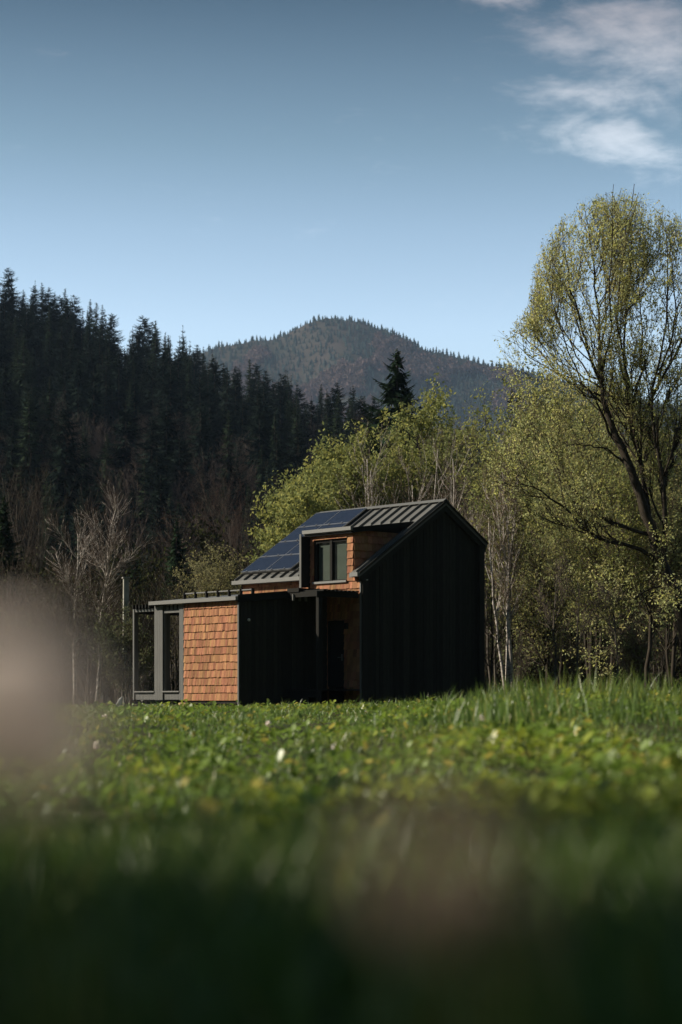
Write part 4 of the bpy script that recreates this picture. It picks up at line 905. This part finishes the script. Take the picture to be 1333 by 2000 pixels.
def gcol(X, Y, n):
    a = fbm(X / .9, Y / 1.6, 61, 3)[:, None]; b = rg.random((n, 1)); dry = (rg.random((n, 1)) < .07)
    c = np.array([[1.0, 1.0, 1.0]]) * (.65 + .55 * a) * (.8 + .4 * b) * np.where(a > .55, np.array([[1.15, 1.05, .9]]), np.array([[.88, 1.0, .95]]))
    return np.where(dry, np.array([[1.9, 1.25, 1.6]]) * (.7 + .5 * b), c)
gm = MB()
X, Y = sample_ground(150000, 2.4, 62, 1.25); tuft = fbm(X / .5, Y / .8, 71, 3); keep = rg.random(len(X)) < .25 + 1.5 * (tuft - .3); X, Y, tuft = X[keep], Y[keep], tuft[keep]
# nothing grows through the cabin floor
c_, s_ = math.cos(TH), math.sin(TH); lx = (X - X0) * c_ - (Y - Z0) * s_; ly = (X - X0) * s_ + (Y - Z0) * c_
out_ = ~(((lx < .1) & (lx > -6.9) & (ly > -A - .02) & (ly < D)) & ~((ly < 0) & (lx > AX1)))
X, Y, tuft = X[out_], Y[out_], tuft[out_]; n = len(X)
h = (.045 + .11 * rg.random(n)) * (.3 + 2.6 * np.clip(tuft - .2, 0, 1) ** 1.5) * (1 + .25 * sstep(15, 30, Y)); h *= np.where(X / Y > .0, 1.15, .85)
blades(gm, X, Y, h, .005 + .0007 * Y ** .9 * (.7 + .6 * rg.random(n)), .3 + .9 * rg.random(n), gcol(X, Y, n))
tag(gm.build('grass', m_grass), 'short sunlit meadow grass between the camera and the cabin', 'grass', kind='stuff')
# tall grass on the rise, right
gm = MB(); n = 15000; Y = 15 + 22 * rg.random(n); X = Y * (-.02 + .23 * rg.random(n) ** .8); c = fbm(X / .7, Y / 1.4, 81, 3); k = rg.random(n) < sstep(.36, .6, c) * (.12 + .88 * sstep(.0, .10, X / Y)); X, Y, c = X[k], Y[k], c[k]; n = len(X)
blades(gm, X, Y, (.09 + .34 * rg.random(n) ** 1.8) * (.75 + .5 * sstep(.02, .12, X / Y)), .010 + .008 * rg.random(n), .15 + .6 * rg.random(n), gcol(X, Y, n) * .95, 4)
for tx, ty, k in ((.085, 34, 14), (.012, 42, 9), (-.028, 52, 14), (.035, 26, 10), (.055, 24, 14), (.075, 25, 16)):
    xx = tx * ty + rg.normal(size=k) * .12; yy = ty + rg.normal(size=k) * .12
    blades(gm, xx, yy, .28 + .2 * rg.random(k), np.full(k, .014), .3 + .9 * rg.random(k), gcol(xx, yy, k), 4, .8)
tag(gm.build('tall_grass', m_grass), 'taller grass stalks on the rise in front of the gable wall and the grove', 'grass', kind='stuff')
# broad-leaved weeds
m_weed = leafmat('weed_leaves', (0.26, 0.34, 0.06), 0.45, 0.06, 0.4)
gm = MB(); X, Y = sample_ground(46000, 4.5, 46, 1.35, .2); c = fbm(X / 1.1 + 4, Y / 1.8, 91, 3); k = rg.random(len(X)) < sstep(.36, .62, c) * (.3 + .7 * sstep(-.08, .04, X / Y)); X, Y = X[k], Y[k]; n = len(X)
z = ground_z(X, Y) + .02 + (.03 + .16 * fbm(X / .45, Y / .9, 93, 2) ** 1.5) * rg.random(n); pos = np.stack([X, Y, z], 1); u = unit(np.concatenate([rg.normal(size=(n, 2)), .25 + .5 * rg.random((n, 1))], 1)); w = unit(np.cross(u, np.array([0, 0, 1.0]))); nn = np.cross(w, u)
s = ((.030 + .045 * rg.random(n) ** 1.5) * (1 + .015 * Y))[:, None]
V = np.stack([pos, pos + u * s * .35 + w * s * .38 + nn * s * .06, pos + u * s * .8 + w * s * .25, pos + u * s, pos + u * s * .8 - w * s * .25, pos + u * s * .35 - w * s * .38 + nn * s * .06], 1)
cc = gcol(X, Y, n) * np.array([[1.05, 1.05, .9]])
b = np.arange(n)[:, None] * 6; gm.add(V.reshape(-1, 3), [np.concatenate([b + np.array([[0, 1, 2, 3]]), b + np.array([[0, 3, 4, 5]])])], np.repeat(cc, 6, 0))
tag(gm.build('ground_cover', m_weed), 'low broad-leaved weeds in the grass', 'weeds', kind='stuff')
# near the lens, in shade: soft dark grass and leaves
gm = MB(); n = 9000; Y = 1.5 + 2.4 * rg.random(n) ** .8; X = (rg.random(n) * 2 - 1) * (.2 * Y + .25)
blades(gm, X, Y, (.04 + .20 * rg.random(n) ** 1.3), .006 + .004 * rg.random(n), .3 + .8 * rg.random(n), gcol(X, Y, n) * .9, 4)
tag(gm.build('near_grass', m_grass), 'blurred shaded grass right in front of the camera', 'grass', kind='stuff')
# dandelion clocks / small pale flowers in the meadow
m_petal = leafmat('pale_petals', (.95, .87, .80), .7); m_stem = leafmat('flower_stem', (.07, .09, .03), .2); m_pink = leafmat('dusty_pink_petals', (.62, .47, .43), .5)
def seed_head(name, lab, X, Y, zc, r, seed, mat, n=140, cat='flower', group=None):
    r_ = np.random.default_rng(seed); gz = float(ground_z(X, Y)); root = empty(name, (X, Y, gz), 0, lab, cat, group); H = zc - gz
    t = MB(); P = np.array([[0, 0, 0], [.01, 0, H * .5], [0, 0, H]]); t.tubes(P, np.array([.0014, .0012, .001]), 6, (1, 1, 1)); t.build('stem', m_stem, root, True)
    m_ = MB(); d = unit(r_.normal(size=(n, 3))); a = unit(np.cross(d, r_.normal(size=(n, 3)))); b2 = np.cross(d, a); c0 = np.array([0, 0, H]); q = r * .30
    tip = c0 + d * r * (.85 + .2 * r_.random((n, 1)))
    V = np.stack([c0 + d * r * .1, tip + a * q, tip + d * q * .5, tip - a * q], 1); V2 = np.stack([c0 + d * r * .1, tip + b2 * q, tip + d * q * .5, tip - b2 * q], 1)
    V = np.concatenate([V, V2])
    if n > 100:      # a full round head: overlapping petals facing outward
        V = V[r_.random(len(V)) < .12]; o_ = c0 + d * r * (.9 + .1 * r_.random((n, 1))); aa = unit(a + d * .35) * r * .17; bb = unit(b2 + d * .35) * r * .17
        V = np.concatenate([V, np.stack([o_ - aa, o_ - bb, o_ + aa, o_ + bb], 1)])
    k = len(V); m_.add(V.reshape(-1, 3), [np.arange(k * 4).reshape(k, 4)], np.repeat(.85 + .3 * r_.random((k, 1)) * np.ones((1, 3)), 4, 0)); m_.build('flower_head', mat, root)
for i, (px, py, Yf, lab) in enumerate(((205, 1408, 26, 'small white flower right of the pale blur, upper one of two'), (8, 1419, 24, 'small white flower at the left edge of the meadow'), (190, 1456, 15, 'small white flower right of the pale blur, lower one of two'), (525, 1434, 20, 'small cream flower in the grass below the dark annex wall'),
        (968, 1490, 11.5, 'cream flower in the grass right of the middle, larger than its neighbours'), (715, 1395, 30, 'small white flower in the grass below the gable corner'), (1045, 1415, 20, 'small white flower among leaves below the pale birch'), (940, 1448, 16, 'small cream flower above the larger cream one'), (655, 1460, 13, 'faint cream flower in the middle of the meadow'))):
    q = at(px, py, Yf); gz = float(ground_z(q[0], q[1])); seed_head('meadow_flower', lab, q[0], Yf, max(q[2], gz + .06), .02 + .0006 * Yf, 300 + i, m_petal, 26)
# two out-of-focus flowers close to the lens
for (px, py, Yf, r, lab, mt, sd) in ((20, 1395, .56, .0225, 'large blurred whitish flower head close to the lens at the left edge', m_petal, 1), (120, 1450, .50, .0125, 'smaller blurred whitish flower head close to the lens, right of the large one', m_petal, 2),
        (850, 1675, .36, .0085, 'blurred dusty pink flower close to the lens, left one of two low in the middle', m_pink, 4), (960, 1720, .37, .0080, 'blurred dusty pink flower close to the lens, right one of two low in the middle', m_pink, 5)):
    q = at(px, py, Yf); seed_head('blurred_flower', lab, q[0], Yf, q[2], r, sd, mt, 900 if r > .02 else 260)

# ------------------------------------------------------------------ air
hz = MB(); hz.box(-2600, 2600, -760, 3950, -25, 760)
m_haze = bpy.data.materials.new('haze'); m_haze.use_nodes = True; n_ = m_haze.node_tree.nodes; n_.clear(); ho = n_.new('ShaderNodeOutputMaterial'); pv = n_.new('ShaderNodeVolumePrincipled')
pv.inputs['Color'].default_value = (0.52, 0.72, 1.0, 1); pv.inputs['Density'].default_value = 0.000065; pv.inputs['Anisotropy'].default_value = 0.2
m_haze.node_tree.links.new(pv.outputs[0], ho.inputs['Volume'])
tag(hz.build('haze', m_haze), kind='stuff')
